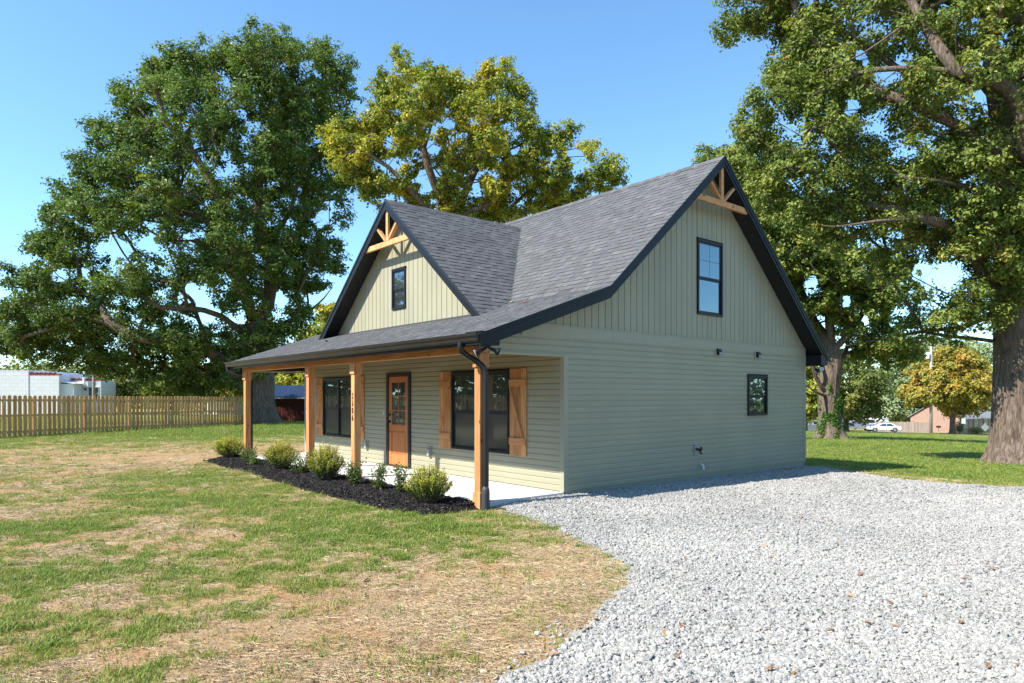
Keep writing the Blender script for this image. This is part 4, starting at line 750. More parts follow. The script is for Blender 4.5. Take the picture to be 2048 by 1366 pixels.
# the turning oak behind the house
tree('oak_tree', 'yellowing oak rising behind the roof in the middle', 34,
  [(820,92),(845,130),(870,105),(895,140),(920,135),(945,155),(975,120),(1030,110),(1040,150),(1072,180),(1070,215),(1100,215),(1105,255),(1150,250),(1195,270),(1205,300),(1248,320),(1252,355),(1225,390),(1180,400),(1100,425),(1030,455),(960,460),(880,450),(800,435),(725,425),(680,395),(655,340),(645,290),(648,250),(705,240),(740,205),(742,145),(780,150),(795,110)],
  (905,830), [(905,700),(900,560),(900,470)], [.62,.5,.47,.44],
  [(3,.3,[(880,400,0),(862,350,-.4),(850,310,-.5),(830,230,-.5)]),(3,.32,[(925,390,.5),(960,300,1),(990,240,1),(1010,190,1)]),(3,.24,[(960,430,1.5),(1020,390,2.4),(1090,400,3)]),(3,.22,[(850,420,-1.5),(790,360,-2),(730,330,-2)])],
  330, 9, 36, .155, M['yleaf'], M['bark'], holes=[(858,365,26),(900,250,10),(950,365,16),(780,330,14),(700,390,20),(1030,300,10),(1150,310,16)], thick=.8, tmax=5, seed=2, cl_r=.64)
# the huge oak at the right edge
tree('oak_tree', 'huge oak at the right edge with pale ridged bark and limbs reaching over the house', 20.1,
  [(1440,-40),(1432,20),(1445,90),(1490,60),(1540,70),(1530,130),(1500,155),(1480,180),(1465,215),(1470,260),(1440,255),(1450,290),(1490,290),(1480,340),(1520,420),(1560,470),(1640,480),(1720,500),(1760,540),(1780,600),(1770,650),(1820,690),(1880,690),(1960,680),(2000,640),(2010,600),(2060,560),(2130,600),(2230,560),(2300,400),(2320,100),(2280,-150),(2100,-260),(1900,-280),(1650,-200),(1500,-110)],
  (2040,925), [(2040,860),(2040,780),(2040,690),(2036,600),(2028,545)], [.74,.68,.65,.66,.66,.60],
  [(5,.34,[(1975,560,-.2),(1935,530,-.5),(1900,492,-.8),(1850,470,-1.1),(1790,462,-1.4),(1700,470,-1.6),(1620,480,-1.6)]),(5,.32,[(2030,480,-.5),(2018,430,-.8),(1990,408,-1.0),(1940,403,-1.3),(1880,412,-1.6),(1800,405,-2),(1720,402,-2.2)]),
   (5,.20,[(2030,465,-.7),(2002,405,-1.6),(1940,357,-2.2),(1920,318,-2.4),(1912,286,-2.5),(1886,257,-2.6),(1845,247,-2.8),(1780,240,-3)]),(5,.46,[(2042,420,.5),(2048,330,.6),(2042,250,.6),(2028,160,.5),(2010,95,.5),(1996,0,.5),(1990,-120,.5)]),
   (9+20,.22,[(2100,60,-.5),(2050,75,-1.2),(1990,92,-1.5),(1940,103,-1.7),(1880,82,-2),(1825,78,-2.3),(1760,110,-2.5),(1700,150,-2.5),(1640,190,-2.4),(1580,210,-2)]),(30,.24,[(2120,-20,-.8),(2050,5,-2),(1985,18,-2.6),(1920,38,-3),(1868,46,-3.2),(1790,38,-3.4),(1720,40,-3.4),(1650,25,-3.2),(1570,10,-3)]),
   (4,.16,[(1975,648,1.2),(1925,650,2),(1860,664,2.8),(1795,676,3.4)]),(5,.26,[(2090,470,-1),(2180,400,-2),(2280,330,-2)])],
  860, 9, 40, .112, M['oakleaf2'], M['bark'], holes=[(1850,555,24),(1880,560,16),(1700,215,16),(1960,195,24),(1985,210,14),(1720,115,14),(1990,300,12),(2010,175,12),(1905,545,0),(1800,610,10),(1720,560,10),(1975,130,12)], thick=.75, tmax=4.2, seed=3, cl_r=.58, flare=.5)
# the ivy-grown oak further back
tree('oak_tree', 'oak with ivy climbing its leaning trunk, just right of the house corner', 42,
  [(1385,325),(1400,300),(1460,285),(1500,300),(1560,380),(1640,440),(1720,480),(1780,530),(1800,600),(1780,650),(1830,680),(1845,715),(1800,735),(1745,722),(1705,722),(1690,670),(1640,655),(1600,690),(1560,640),(1500,600),(1450,520),(1400,440)],
  (1660,886), [(1660,840),(1657,790),(1662,740),(1664,700)], [.86,.64,.60,.64,.52],
  [(2,.28,[(1640,778,-.4),(1622,752,-.6),(1610,720,-1)]),(2,.2,[(1640,790,-.5),(1615,783,-1),(1590,770,-1.5)]),(4,.38,[(1658,640,0),(1655,570,0),(1648,500,.2),(1600,430,.2)]),(4,.36,[(1640,640,1),(1615,560,1.5),(1590,500,2),(1540,420,2)]),(4,.30,[(1690,670,-.5),(1720,610,-1),(1745,560,-1.2),(1760,540,-1)]),(3,.25,[(1700,705,.6),(1745,690,1),(1800,690,1.5)])],
  430, 9, 28, .21, M['oakleaf2'], M['bark'], holes=[(1625,560,16),(1690,600,14),(1640,640,12),(1730,640,14),(1600,640,10),(1790,640,14),(1610,590,12)], thick=.8, tmax=6, seed=4, cl_r=.86)

# ------------------------------------------------------------------ ivy on the trunk, background trees
def leafball(name, label, cat_, P, n, L, m, tone=(.5, .2), nrm=None, group=None, parent=None):
    return None
ib = at(1660, 860, 41.0); ib[2] = float(gz(ib[0], ib[1]))-.1
iv = thing('ivy', 'green ivy climbing the trunk of the oak beside the house corner', 'ivy', tuple(ib)); rng = np.random.default_rng(31); C = []; Nn = []
for k in range(5200):
    h = rng.random()**1.9*4.6; a = rng.normal(0, .75) if h > 1.2 else rng.uniform(-1.7, 1.7); rr = .64+.36*math.exp(-h/.4)+rng.normal(.04, .04)
    if fbm(np.array(a*2.0+7), np.array(h*1.5), 5, 3) < .52+.03*h: continue
    dvec = -FW*math.cos(a)+RT*math.sin(a); ctr = at(1660, 860, 42)-ib; C.append(np.array([ctr[0], ctr[1], 0])+dvec*rr+np.array([0, 0, h+.1])); Nn.append(dvec+rng.normal(0, .5, 3))
C = np.array(C); put('foliage', leaves_mesh('foliage', C, rng.uniform(.10, .2, len(C)), rng.uniform(.08, .15, len(C)), unit(np.array(Nn)), rng.random(len(C)), M['ivy']), iv)
part('stem', MB().tube([tuple(np.array([*(at(1660, 860, 42)-ib)[:2], 0])-FW*(.64+.36*math.exp(-h/.4))+np.array([0, 0, h])+RT*.1*math.sin(h*2)) for h in (0.05, .4, .9, 1.6, 2.4, 3.2, 4.2)], [.05, .045, .04, .035, .03, .025, .015], 6), M['bark'], iv)
G_ = 'trees beyond the road'
tree('shade_tree', 'green and rust tinted tree behind the parked pickup', 97, [(1625,745),(1650,705),(1700,698),(1745,720),(1765,770),(1770,820),(1740,842),(1690,842),(1640,838),(1620,800)], (1692,862), [(1692,850),(1692,835)], [.4,.33,.3], [], 70, 8, 26, .5, M['midleaf'], M['bark'], thick=.9, tmax=6, seed=11, cl_r=2.0, group=G_)
tree('shade_tree', 'tall pale grey green tree behind the weathered fence', 128, [(1745,790),(1760,730),(1785,690),(1830,665),(1875,672),(1900,700),(1900,760),(1880,830),(1840,845),(1790,850),(1755,840)], (1812,855), [(1812,835),(1815,800)], [.5,.42,.4], [], 110, 8, 26, .6, M['paleleaf'], M['bark'], thick=.9, tmax=7, seed=12, cl_r=2.6, group=G_)
tree('maple_tree', 'orange tinted maple in front of the brick house', 103, [(1812,800),(1815,760),(1840,725),(1870,700),(1900,690),(1935,700),(1970,725),(1990,760),(1985,800),(1960,825),(1925,830),(1900,826),(1860,820),(1830,818)], (1905,868), [(1905,850),(1906,825),(1906,800)], [.45,.36,.34,.3], [], 120, 8, 30, .45, M['mapleleaf'], M['bark'], thick=.95, tmax=7, seed=13, cl_r=1.7, group=G_)
tree('shade_tree', 'pale tree crown showing above the orange maple', 150, [(1880,720),(1890,680),(1930,660),(1975,672),(2000,710),(2080,690),(2120,740),(2100,840),(2000,850),(1900,840)], (1990,858), [(1990,840),(1990,800)], [.5,.45,.4], [], 90, 8, 22, .7, M['paleleaf'], M['bark'], thick=.9, tmax=8, seed=14, cl_r=2.9, group=G_)
tree('shade_tree', 'yellow green tree glimpsed left of the ivy grown trunk', 90, [(1560,720),(1600,700),(1640,720),(1650,770),(1640,835),(1610,838),(1570,830)], (1610,862), [(1610,850),(1610,835)], [.35,.3,.28], [], 50, 8, 22, .5, M['yleaf'], M['bark'], thick=.9, tmax=5, seed=15, cl_r=1.8, group=G_)
G_ = 'trees beyond the yard fence'
tree('shade_tree', 'small dark tree behind the white building, right of its corner', 82, [(185,792),(195,755),(225,738),(270,735),(300,755),(310,792),(250,800)], (245,818), [(245,806),(245,795)], [.3,.25,.22], [], 45, 8, 24, .42, M['midleaf'], M['bark'], thick=.9, tmax=5, seed=16, cl_r=1.6, group=G_)
tree('shade_tree', 'bushy green tree behind the middle of the picket fence', 78, [(290,795),(300,750),(345,728),(390,740),(410,770),(405,798),(350,802)], (352,820), [(352,806),(352,796)], [.3,.25,.22], [], 45, 8, 24, .42, M['oakleaf2'], M['bark'], thick=.9, tmax=5, seed=17, cl_r=1.6, group=G_)
tree('shade_tree', 'green tree behind the tan roofed house', 98, [(400,798),(405,755),(440,725),(485,715),(520,735),(530,790),(470,800)], (462,812), [(462,804),(462,796)], [.35,.3,.26], [], 60, 8, 24, .5, M['midleaf'], M['bark'], thick=.9, tmax=6, seed=18, cl_r=2.0, group=G_)
tree('shade_tree', 'sunlit yellow green tree rising behind the red shed', 74, [(540,790),(545,745),(590,720),(625,640),(650,600),(675,612),(690,660),(700,740),(690,795),(610,800)], (640,830), [(640,800),(640,770),(642,720)], [.4,.32,.3,.26], [], 110, 8, 26, .38, M['yleaf'], M['bark'], thick=.85, tmax=5, seed=19, cl_r=1.5, group=G_)
# far woods that read as one mass
def woods(name, label, segs, seed, lmat):
    rng = np.random.default_rng(seed); C = []; S_ = []
    for (ax, ay, bx, by, h, dens) in segs:
        L_ = math.hypot(bx-ax, by-ay); k = int(L_*dens)
        for i in range(k):
            t = rng.random(); x = ax+(bx-ax)*t+rng.normal(0, 3); y = ay+(by-ay)*t+rng.normal(0, 3); hh = h*(.7+.5*fbm(np.array(t*L_/9), np.array(seed*1.3), 3, 3)); z = gz(x, y)+rng.random()**.8*hh; C.append((x, y, z)); S_.append(1)
    C = np.array(C); nl = 26; ci = np.repeat(np.arange(len(C)), nl); lo = rng.normal(size=(len(ci), 3))*np.array([1.5, 1.5, 1.1]); P = C[ci]+lo
    o = put(name, leaves_mesh(name, P, rng.uniform(.6, 1.3, len(P)), rng.uniform(.4, .9, len(P)), unit(unit(lo)+[0, 0, .7]+rng.normal(0, .5, P.shape)), np.clip(rng.normal(.45, .2, len(C))[ci]+rng.normal(0, .12, len(P)), 0, 1), lmat)); o['kind'] = 'stuff'; o['label'] = label; o['category'] = 'woods'
a0 = at(-300, 790, 150); a1 = at(700, 790, 150); b0 = at(1400, 850, 230); b1 = at(2500, 850, 230)
woods('far_woods', 'distant line of dark green woods along the horizon', [(a0[0], a0[1], a1[0], a1[1], 9, 6), (a1[0], a1[1], b0[0], b0[1], 10, 3), (b0[0], b0[1], b1[0], b1[1], 11, 3.5)], 51, M['midleaf'])
woods('nearby_woods', 'dark woods across the yard mirrored in the porch windows', [(-58, -20, -40, -46, 13, 9), (-40, -46, 0, -62, 12, 8), (0, -62, 45, -50, 11, 5), (45, -50, 62, 5, 11, 4), (62, 5, 48, 48, 11, 5), (48, 48, 12, 82, 10, 5)], 52, M['oakleaf'])

# ------------------------------------------------------------------ yard fence
def fence(name, label, p, q, pitch, wd, h, m, rail_z, dogear=True, group=None, post_every=11, jit=.006):
    p = np.array(p, float); q = np.array(q, float); L_ = np.linalg.norm(q-p); ang = math.atan2(q[1]-p[1], q[0]-p[0]); f = thing(name, label, 'fence', (p[0], p[1], 0), ang); e = .25*wd if dogear else 0; t = .018
    out = [(-wd/2, 0), (wd/2, 0), (wd/2, h-e), (wd/2-e, h), (-wd/2+e, h), (-wd/2, h-e)] if dogear else [(-wd/2, 0), (wd/2, 0), (wd/2, h), (-wd/2, h)]
    me = MB().prism([(a, -t/2, z) for a, z in out], [(a, t/2, z) for a, z in out]).mesh('picket', m); n = int(L_/pitch); zz = lambda s: float(gz(p[0]+(q[0]-p[0])*s/L_, p[1]+(q[1]-p[1])*s/L_))
    for i in range(n+1): s = i*pitch; put('picket', me, f, (s+random.uniform(-jit, jit), random.uniform(-.003, .003), zz(s)+.03+random.uniform(-.012, .012)), (0, random.uniform(-.008, .008), 0))
    for z in rail_z:
        for a in np.arange(0, L_-.5, 2.44): b_ = min(a+2.43, L_); part('rail', MB().bar((a, .035, zz(a)+z), (b_, .035, zz(b_)+z), .04, .09), m, f)
    pm = B(-.035, .035, 0, .09, -.3, h-.06).mesh('fence_post', M['fencepost'])
    for a in np.arange(0, L_+.1, 2.44): put('fence_post', pm, f, (a, .056, zz(a)))
    return f
FA = np.array([-28.4, -6.0]); FD = np.array([-.494, .870]); fq = FA+FD*15.5; fp = FA-FD*23
fence('picket_fence', 'new pine picket fence with gaps across the back of the yard', fp, fq, .222, .158, 1.80, M['picket'], (.25, .95, 1.62))

# ------------------------------------------------------------------ shrubs in the bed
def boxwood(x, y, h, w, label, seed, tall):
    rng = np.random.default_rng(seed); z0 = float(mulchz(np.array([x]), np.array([y]))[0])-.02; o = thing('boxwood_shrub', label, 'shrub', (x, y, z0), group='boxwoods along the porch'); C = []; N_ = []; T_ = []; st = MB()
    for k in range(150):
        a = rng.uniform(0, 6.28); rr = w/2*math.sqrt(rng.random())*.92; hh = h*(1-.55*(rr/(w/2))**2.2)*rng.uniform(.80, 1.04)
        if rng.random() < tall: hh *= rng.uniform(1.08, 1.22)
        b0 = np.array([.22*rr*math.cos(a), .22*rr*math.sin(a), 0]); tp = np.array([rr*math.cos(a), rr*math.sin(a), hh]); st.bar(tuple(b0), tuple(tp), .005, .005)
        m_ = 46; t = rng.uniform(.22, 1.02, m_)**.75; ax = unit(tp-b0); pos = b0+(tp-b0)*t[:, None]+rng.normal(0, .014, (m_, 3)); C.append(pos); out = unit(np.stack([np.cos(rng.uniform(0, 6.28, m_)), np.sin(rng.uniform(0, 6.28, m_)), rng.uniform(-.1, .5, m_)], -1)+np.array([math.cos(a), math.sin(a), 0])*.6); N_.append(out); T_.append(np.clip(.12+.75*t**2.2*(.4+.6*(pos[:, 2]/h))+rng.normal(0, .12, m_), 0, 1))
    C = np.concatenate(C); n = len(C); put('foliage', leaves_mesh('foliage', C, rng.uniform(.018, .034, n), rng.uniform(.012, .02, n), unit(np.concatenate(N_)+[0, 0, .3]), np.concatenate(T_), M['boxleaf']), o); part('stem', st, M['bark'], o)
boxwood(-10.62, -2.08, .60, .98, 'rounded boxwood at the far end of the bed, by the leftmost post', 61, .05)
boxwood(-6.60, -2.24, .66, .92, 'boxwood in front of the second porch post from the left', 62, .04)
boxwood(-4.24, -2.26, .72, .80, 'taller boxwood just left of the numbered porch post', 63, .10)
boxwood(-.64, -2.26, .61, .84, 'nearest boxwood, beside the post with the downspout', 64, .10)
def leggy(x, y, h, w, nst, label, seed):
    rng = np.random.default_rng(seed); z0 = float(mulchz(np.array([x]), np.array([y]))[0])-.02; o = thing('rose_shrub', label, 'shrub', (x, y, z0), group='young shrubs between the boxwoods'); C = []; N_ = []; T_ = []; st = MB()
    for k in range(nst):
        a = rng.uniform(0, 6.28); rr = w/2*rng.uniform(.3, 1); hh = h*rng.uniform(.55, 1.05); p = [np.array([.02*math.cos(a), .02*math.sin(a), 0]), np.array([rr*.45*math.cos(a), rr*.45*math.sin(a), hh*.5]), np.array([rr*math.cos(a), rr*math.sin(a), hh])]; p[1] += rng.normal(0, .03, 3); sp = smooth_path([tuple(q) for q in p], 4); st.tube(sp, [.006-.0005*i for i in range(len(sp))], 5)
        m_ = 34; t = rng.uniform(.1, 1, m_); pos = np.array([np.array(sp[int(v*(len(sp)-1))]) for v in t])+rng.normal(0, .035, (m_, 3)); C.append(pos); N_.append(unit(rng.normal(0, .6, (m_, 3))+[0, 0, .8])); T_.append(np.where(t < .28, rng.uniform(0, .3, m_), np.clip(rng.normal(.65, .2, m_), .2, 1)))
    C = np.concatenate(C); n = len(C); put('foliage', leaves_mesh('foliage', C, rng.uniform(.035, .065, n), rng.uniform(.022, .036, n), np.concatenate(N_), np.concatenate(T_), M['roseleaf']), o); part('stem', st, M['bark'], o)
leggy(-9.05, -2.12, .42, .62, 16, 'loose young shrub right of the far boxwood', 71); leggy(-8.1, -2.25, .34, .5, 12, 'low reddish shrub left of the second boxwood', 72); leggy(-5.6, -2.16, .46, .55, 18, 'young shrub standing between the two middle boxwoods', 73)
leggy(-3.28, -2.16, .46, .46, 18, 'leafy young shrub in front of the numbered post', 74); leggy(-2.42, -2.14, .50, .40, 15, 'leggy young shrub, second to the left of the nearest boxwood', 75); leggy(-1.82, -2.06, .52, .34, 14, 'tall thin shrub next to the nearest boxwood', 76)

# ------------------------------------------------------------------ fallen leaves
M['dryleaf'] = plain('dry_leaf', (.26, .14, .07), .7, .2, .45, 30); M['dryleaf2'] = plain('dry_leaf_tan', (.36, .22, .11), .7, .2, .4, 30)
def leafshape(seed, m):
    rs = np.random.default_rng(seed); n = 7; top = []; 
    for i in range(n+1): t = i/n; top.append((t-.5, .05+.26*math.sin(math.pi*min(1, t*1.02))*(1.0 if i % 2 else .5)))
    V = []; F = []; 
    for i, (xx, hw) in enumerate(top): c = .18*math.sin(2.6*xx+rs.uniform(-.3, .3)); V += [(xx, -hw, c+hw*.5*rs.uniform(.5, 1.4)), (xx, 0, c), (xx, hw, c+hw*.5*rs.uniform(.5, 1.4))]
    for i in range(n): F += [(3*i, 3*i+1, 3*i+4, 3*i+3), (3*i+1, 3*i+2, 3*i+5, 3*i+4)]
    V += [(-.5, 0, 0), (-.8, .02, .05), (-.8, .04, .05)]; F.append((1, len(V)-2, len(V)-1)); mb = MB(); mb.add(V, F); return mb.mesh('fallen_leaf', m, True, recalc=False)
LM = [leafshape(k, M['dryleaf'] if k % 3 else M['dryleaf2']) for k in range(6)]
rng = np.random.default_rng(91); cnt = 0
while cnt < 48:
    u = rng.uniform(1080, 2040); v = rng.uniform(985, 1360); d = (CAM[2]+.06)*FPX/(v-HOR); p = at(u, v, d)
    if not inpoly(np.array([p[0]]), np.array([p[1]]), GRAVEL)[0] or p[0] < .3: continue
    s = rng.uniform(.035, .075); o = put('fallen_leaf', LM[cnt % 6], None, (p[0], p[1], float(gravz(np.array([p[0]]), np.array([p[1]]))[0])+.022), (rng.normal(0, .3), rng.normal(0, .3), rng.uniform(0, 6.28)), (s, s, s)); tag(o, 'dry brown oak leaf lying on the grey gravel', 'leaf', 'fallen leaves on the gravel'); cnt += 1
M['lleaf'] = instmat('lawn_leaf', [(0, (.14, .07, .035)), (.6, (.28, .15, .07)), (1, (.40, .28, .17))], .7); pl = []
for k in range(4): o = proto('leaf_shape', leafshape(20+k, M['lleaf'])); pl.append(o)
x, y, z, d = lawn_pts(700, 3, 26, rng); n = x.size; scatter('lawn_leaves', np.stack([x, y, z+.012], -1), np.stack([rng.normal(0, .35, n), rng.normal(0, .35, n), rng.uniform(0, 6.28, n)], -1), rng.uniform(.035, .085, n), rng.integers(0, 4, n), rng.random(n), pl, ('small dead brown leaves scattered over the lawn', 'leaves'))
def on_roof(x, y, s): o = put('fallen_leaf', LM[random.randrange(6)], None, (x, y, roofz(y)+.025), (.3, .1, random.uniform(0, 6)), (s, s, s)); return o
for x, y, l in ((-2.10, .62, 'tan leaf caught low in the roof valley'), (-1.4, .35, 'reddish leaf on the porch roof below the valley'), (-7.2, -.9, 'small pale leaf on the porch roof under the front gable window'), (-9.6, -.8, 'pale leaf near the left end of the porch roof')): tag(on_roof(x, y, .12), l, 'leaf')

# ------------------------------------------------------------------ beyond the yard: shed, buildings, road, vehicles, poles
def gp(u, d): p = at(u, HOR, d); return np.array([p[0], p[1], float(gz(p[0], p[1]))])
def boxed(o, name, m, x0, x1, y0, y1, z0, z1, par=None, bevel=0): return part(name, B(x0, x1, y0, y1, z0, z1), m, par or o, bevel=bevel)
# red shed with a blue ribbed roof
M['barnred'] = plain('shaded_barn_red_metal', (.10, .024, .018), .5, .3, .12, 2); M['blueroof'] = plain('shaded_blue_metal_roof', (.022, .036, .08), .4, .4, .12, 2)  # both base colours darkened to stand in for the oak's shade
p = gp(577, 54); shed = thing('shed', 'shade-darkened red metal shed with blue ribbed roof behind the big oak', 'shed', tuple(p), YAW-.03)
boxed(shed, 'wall', M['barnred'], -3.1, 3.1, -.0, 3.4, -.5, 2.06)
for i in range(31): boxed(shed, 'wall_rib', M['barnred'], -3.08+i*.2, -3.06+i*.2, -.02, 0.0, -.1, 2.05)
rf_ = part('roof', MB().prism([(-3.35, -.3, 1.98), (-3.35, 1.7, 2.95), (-3.35, 3.7, 1.98), (-3.35, 3.7, 2.05), (-3.35, 1.7, 3.03), (-3.35, -.3, 2.05)], [(3.35, -.3, 1.98), (3.35, 1.7, 2.95), (3.35, 3.7, 1.98), (3.35, 3.7, 2.05), (3.35, 1.7, 3.03), (3.35, -.3, 2.05)]), M['blueroof'], shed)
for i in range(29): x = -3.3+i*.235; part('roof_rib', MB().prism([(x, -.31, 2.048), (x+.04, -.31, 2.048), (x+.04, 1.7, 3.028), (x, 1.7, 3.028)], [(x+.01, -.31, 2.08), (x+.03, -.31, 2.08), (x+.03, 1.7, 3.06), (x+.01, 1.7, 3.06)]), M['blueroof'], rf_)
boxed(shed, 'eave_trim', M['grey'], -3.36, 3.36, -.335, -.305, 1.93, 2.03)
# white painted block building with red parapet tiles
def blockmat():
    m, nt, b, N, L = mat('white_block'); mp = coords(nt, (1, 1, 1)); br = N('ShaderNodeTexBrick'); br.inputs['Scale'].default_value = 1.0; br.inputs['Brick Width'].default_value = .8; br.inputs['Row Height'].default_value = .4; br.inputs['Mortar Size'].default_value = .02
    br.inputs['Color1'].default_value = (.66, .67, .68, 1); br.inputs['Color2'].default_value = (.61, .62, .63, 1); br.inputs['Mortar'].default_value = (.5, .52, .55, 1); sx = N('ShaderNodeSeparateXYZ'); cx = N('ShaderNodeCombineXYZ'); ad = N('ShaderNodeMath'); L(mp.outputs[0], sx.inputs[0]); L(sx.outputs[0], ad.inputs[0]); L(sx.outputs[1], ad.inputs[1]); L(ad.outputs[0], cx.inputs[0]); L(sx.outputs[2], cx.inputs[1]); L(cx.outputs[0], br.inputs[0]); L(br.outputs[0], b.inputs['Base Color']); b.inputs['Roughness'].default_value = .7; return m
M['block'] = blockmat(); M['redtile'] = plain('red_roof_tile', (.28, .06, .04), .7, .3, .3, 3); M['white2'] = plain('white_paint', (.68, .70, .72), .6, .3, .06, 1)
p = gp(60, 72); p[2] = -.6; wb = thing('building', 'white painted block building with red parapet tiles behind the picket fence', 'building', tuple(p), YAW+.12)
boxed(wb, 'wall', M['block'], -13, -.15, 0, 12, -.8, 5.0); boxed(wb, 'wall', M['block'], -.15, 2.85, .05, 12, -.8, 4.50); boxed(wb, 'wall', M['block'], 2.85, 6.0, 2.4, 6, -.8, 3.95)
part('lower_roof', MB().prism([(2.85, .3, 3.75), (4.3, .3, 3.55), (4.3, .3, 3.62), (2.85, .3, 3.85)], [(2.85, 2.4, 3.75), (4.3, 2.4, 3.55), (4.3, 2.4, 3.62), (2.85, 2.4, 3.85)]), M['white2'], wb); boxed(wb, 'porch_wall', M['white2'], 2.85, 4.1, .5, 2.39, -.8, 3.56)
for (x0, x1, z, y) in ((-13.05, -4.0, 5.0, -.03), (-.1, 2.9, 4.5, .02), (2.95, 6.05, 3.95, 2.37)):
    t_ = boxed(wb, 'parapet_tiles', M['redtile'], x0, x1, y, y+.5, z, z+.12); 
    for i in range(int((x1-x0)/.45)): part('tile', MB().lathe((x0+.1+i*.45, y-.03, z+.10), (x0+.1+i*.45, y+.5, z+.2), [(0, .12), (1, .12)], 8), M['redtile'], t_)
boxed(wb, 'door', M['grey'], 3.2, 3.9, .46, .5, -.7, 2.1); boxed(wb, 'vent_pipe', M['white2'], 4.25, 4.45, 2.0, 2.25, 3.4, 5.0)
for x in (4.75, 5.4): w_ = boxed(wb, 'window', M['white2'], x-.06, x+.4, 2.35, 2.4, 1.7, 3.3); boxed(wb, 'pane', M['carglass'], x, x+.34, 2.33, 2.349, 1.78, 3.22, w_)
boxed(wb, 'lamp', M['darkgrey'], 4.4, 4.55, 2.0, 2.38, 2.9, 3.1)
def pole(name, label, u, d, h, r, arm, m):
    p = gp(u, d); o = thing(name, label, 'pole', tuple(p), YAW); part('shaft', MB().lathe((0, 0, -.5), (0, 0, h), [(0, r), (1, r*.62)], 12), m, o, smooth=True)
    if arm:
        part('crossarm', MB().bar((-1.1, -.12, h-.55), (1.1, -.12, h-.55), .1, .12), m, o)
        for x in (-1, -.5, .5, 1): part('insulator', MB().lathe((x, -.12, h-.49), (x, -.12, h-.3), [(0, .04), (.5, .06), (1, .03)], 8), M['grey'], o)
        tf = part('transformer', MB().lathe((-.5, -.05, h-2.75), (-.5, -.05, h-1.75), [(0, .26), (.05, .29), (.9, .29), (1, .2)], 14), M['white2'], o, smooth=True); part('bracket', MB().bar((-.3, 0, h-2.2), (0, 0, h-2.2), .08, .1), M['grey'], tf)
    return p+np.array([0, 0, h])
M['polewood'] = plain('pole_wood', (.40, .36, .31), .85, .2, .15, 2); M['polewood2'] = plain('weathered_pole', (.26, .22, .17), .85, .2, .2, 2)
tp = pole('utility_pole', 'pale utility pole with transformer by the road', 1862, 101, 13.9, .24, True, M['polewood'])
tp2 = pole('utility_pole', 'short wooden pole rising beside the white building', 187, 68, 5.1, .17, False, M['polewood2'])
def wire(label, a, b_, sag, r=.022):
    a = np.array(a, float); b_ = np.array(b_, float); pts = [tuple(a+(b_-a)*t-np.array([0, 0, sag*4*t*(1-t)])) for t in np.linspace(0, 1, 15)]; mid = a; o = put('power_line', MB().tube([tuple(np.array(q)-a) for q in pts], r, 5).mesh('power_line', M['darkgrey']), None, tuple(a)); tag(o, label, 'wire')
wire('upper power line running left from the utility pole', tp-np.array([0, 0, 4.4]), at(1500, 748, 100), .4); wire('lower power line running left from the utility pole', tp-np.array([0, 0, 5.2]), at(1500, 757, 100), .5)
wire('power line running right from the utility pole behind the big trunk', tp-np.array([0, 0, .5]), at(2300, 660, 100), .5); wire('power line crossing to the short wooden pole', at(-200, 738, 68), tp2-np.array([0, 0, .3]), .2); wire('power line leaving the short wooden pole for the trees', tp2-np.array([0, 0, .3]), at(470, 752, 90), .3)
# road
ra = gp(1300, 117); rb_ = gp(2300, 95.5); dr_ = (rb_-ra)[:2]; dr_ /= np.linalg.norm(dr_); nr = np.array([-dr_[1], dr_[0]])
M['asphalt'] = plain('grey_asphalt', (.19, .185, .18), .9, .2, .12, 1.0, .3, 0, 30); V = []; F = []  # one even grey asphalt colour with slight random variation
for i in range(81):
    c = ra[:2]+dr_*(i-20)*2.5
    for j, q in enumerate((-2.8, 2.8)): xy = c+nr*q; V.append((xy[0], xy[1], float(gz(*xy))+.05))
for i in range(80): F.append((2*i, 2*i+2, 2*i+3, 2*i+1))
o = put('road', arrmesh('road', np.array(V), np.array(F), M['asphalt'])); o['kind'] = 'structure'; o['label'] = 'narrow grey road across the background'
RA = math.atan2(dr_[1], dr_[0])
# weathered board fence across the road
a = gp(1752, 116); b_ = gp(1858, 113); fence('board_fence', 'weathered grey board fence across the road', a[:2], b_[:2], .155, .148, 1.75, M['oldfence'], (.3, 1.4), False)
# vehicles
def vehicle(name, label, cat_, u, d, rz, prof, glass, wheels, wr, wid, paint, lights, extra=None):
    p = gp(u, d); o = thing(name, label, cat_, (p[0], p[1], p[2]+.06), rz); h = wid/2
    n = len(prof); mb = MB(); ins = lambda z: h-max(0, z-.95)*.22
    mb.prism([(x, -ins(z), z) for x, z in prof], [(x, ins(z), z) for x, z in prof]); part('body', mb, paint, o, bevel=.05)
    for g in glass:
        for s in (-1, 1): part('side_window', MB().prism([(x, s*(ins(z)+.006), z) for x, z in g], [(x, s*(ins(z)-.02), z) for x, z in g]), M['carglass'], o)
    for x in wheels:
        for s in (-1, 1):
            w = part('wheel', MB().lathe((x, s*(h-.2), wr), (x, s*(h+.012), wr), [(0, wr*.9), (.1, wr), (.9, wr), (1, wr*.92)], 20), M['tyre'], o, smooth=True); part('rim', MB().lathe((x, s*(h+.013), wr), (x, s*(h+.03), wr), [(0, wr*.62), (1, wr*.5)], 14), M['rim'], w)
            part('wheel_arch', MB().lathe((x, s*(h-.25), wr+.03), (x, s*(h+.004), wr+.03), [(0, wr*1.16), (1, wr*1.16)], 20), M['darkgrey'], o)
    for nm, x0, x1, z0, z1, m in lights:
        for s in (-1, 1): part(nm, B(x0, x1, min(s*h*.95, s*h*.6), max(s*h*.95, s*h*.6), z0, z1), m, o)
    return o
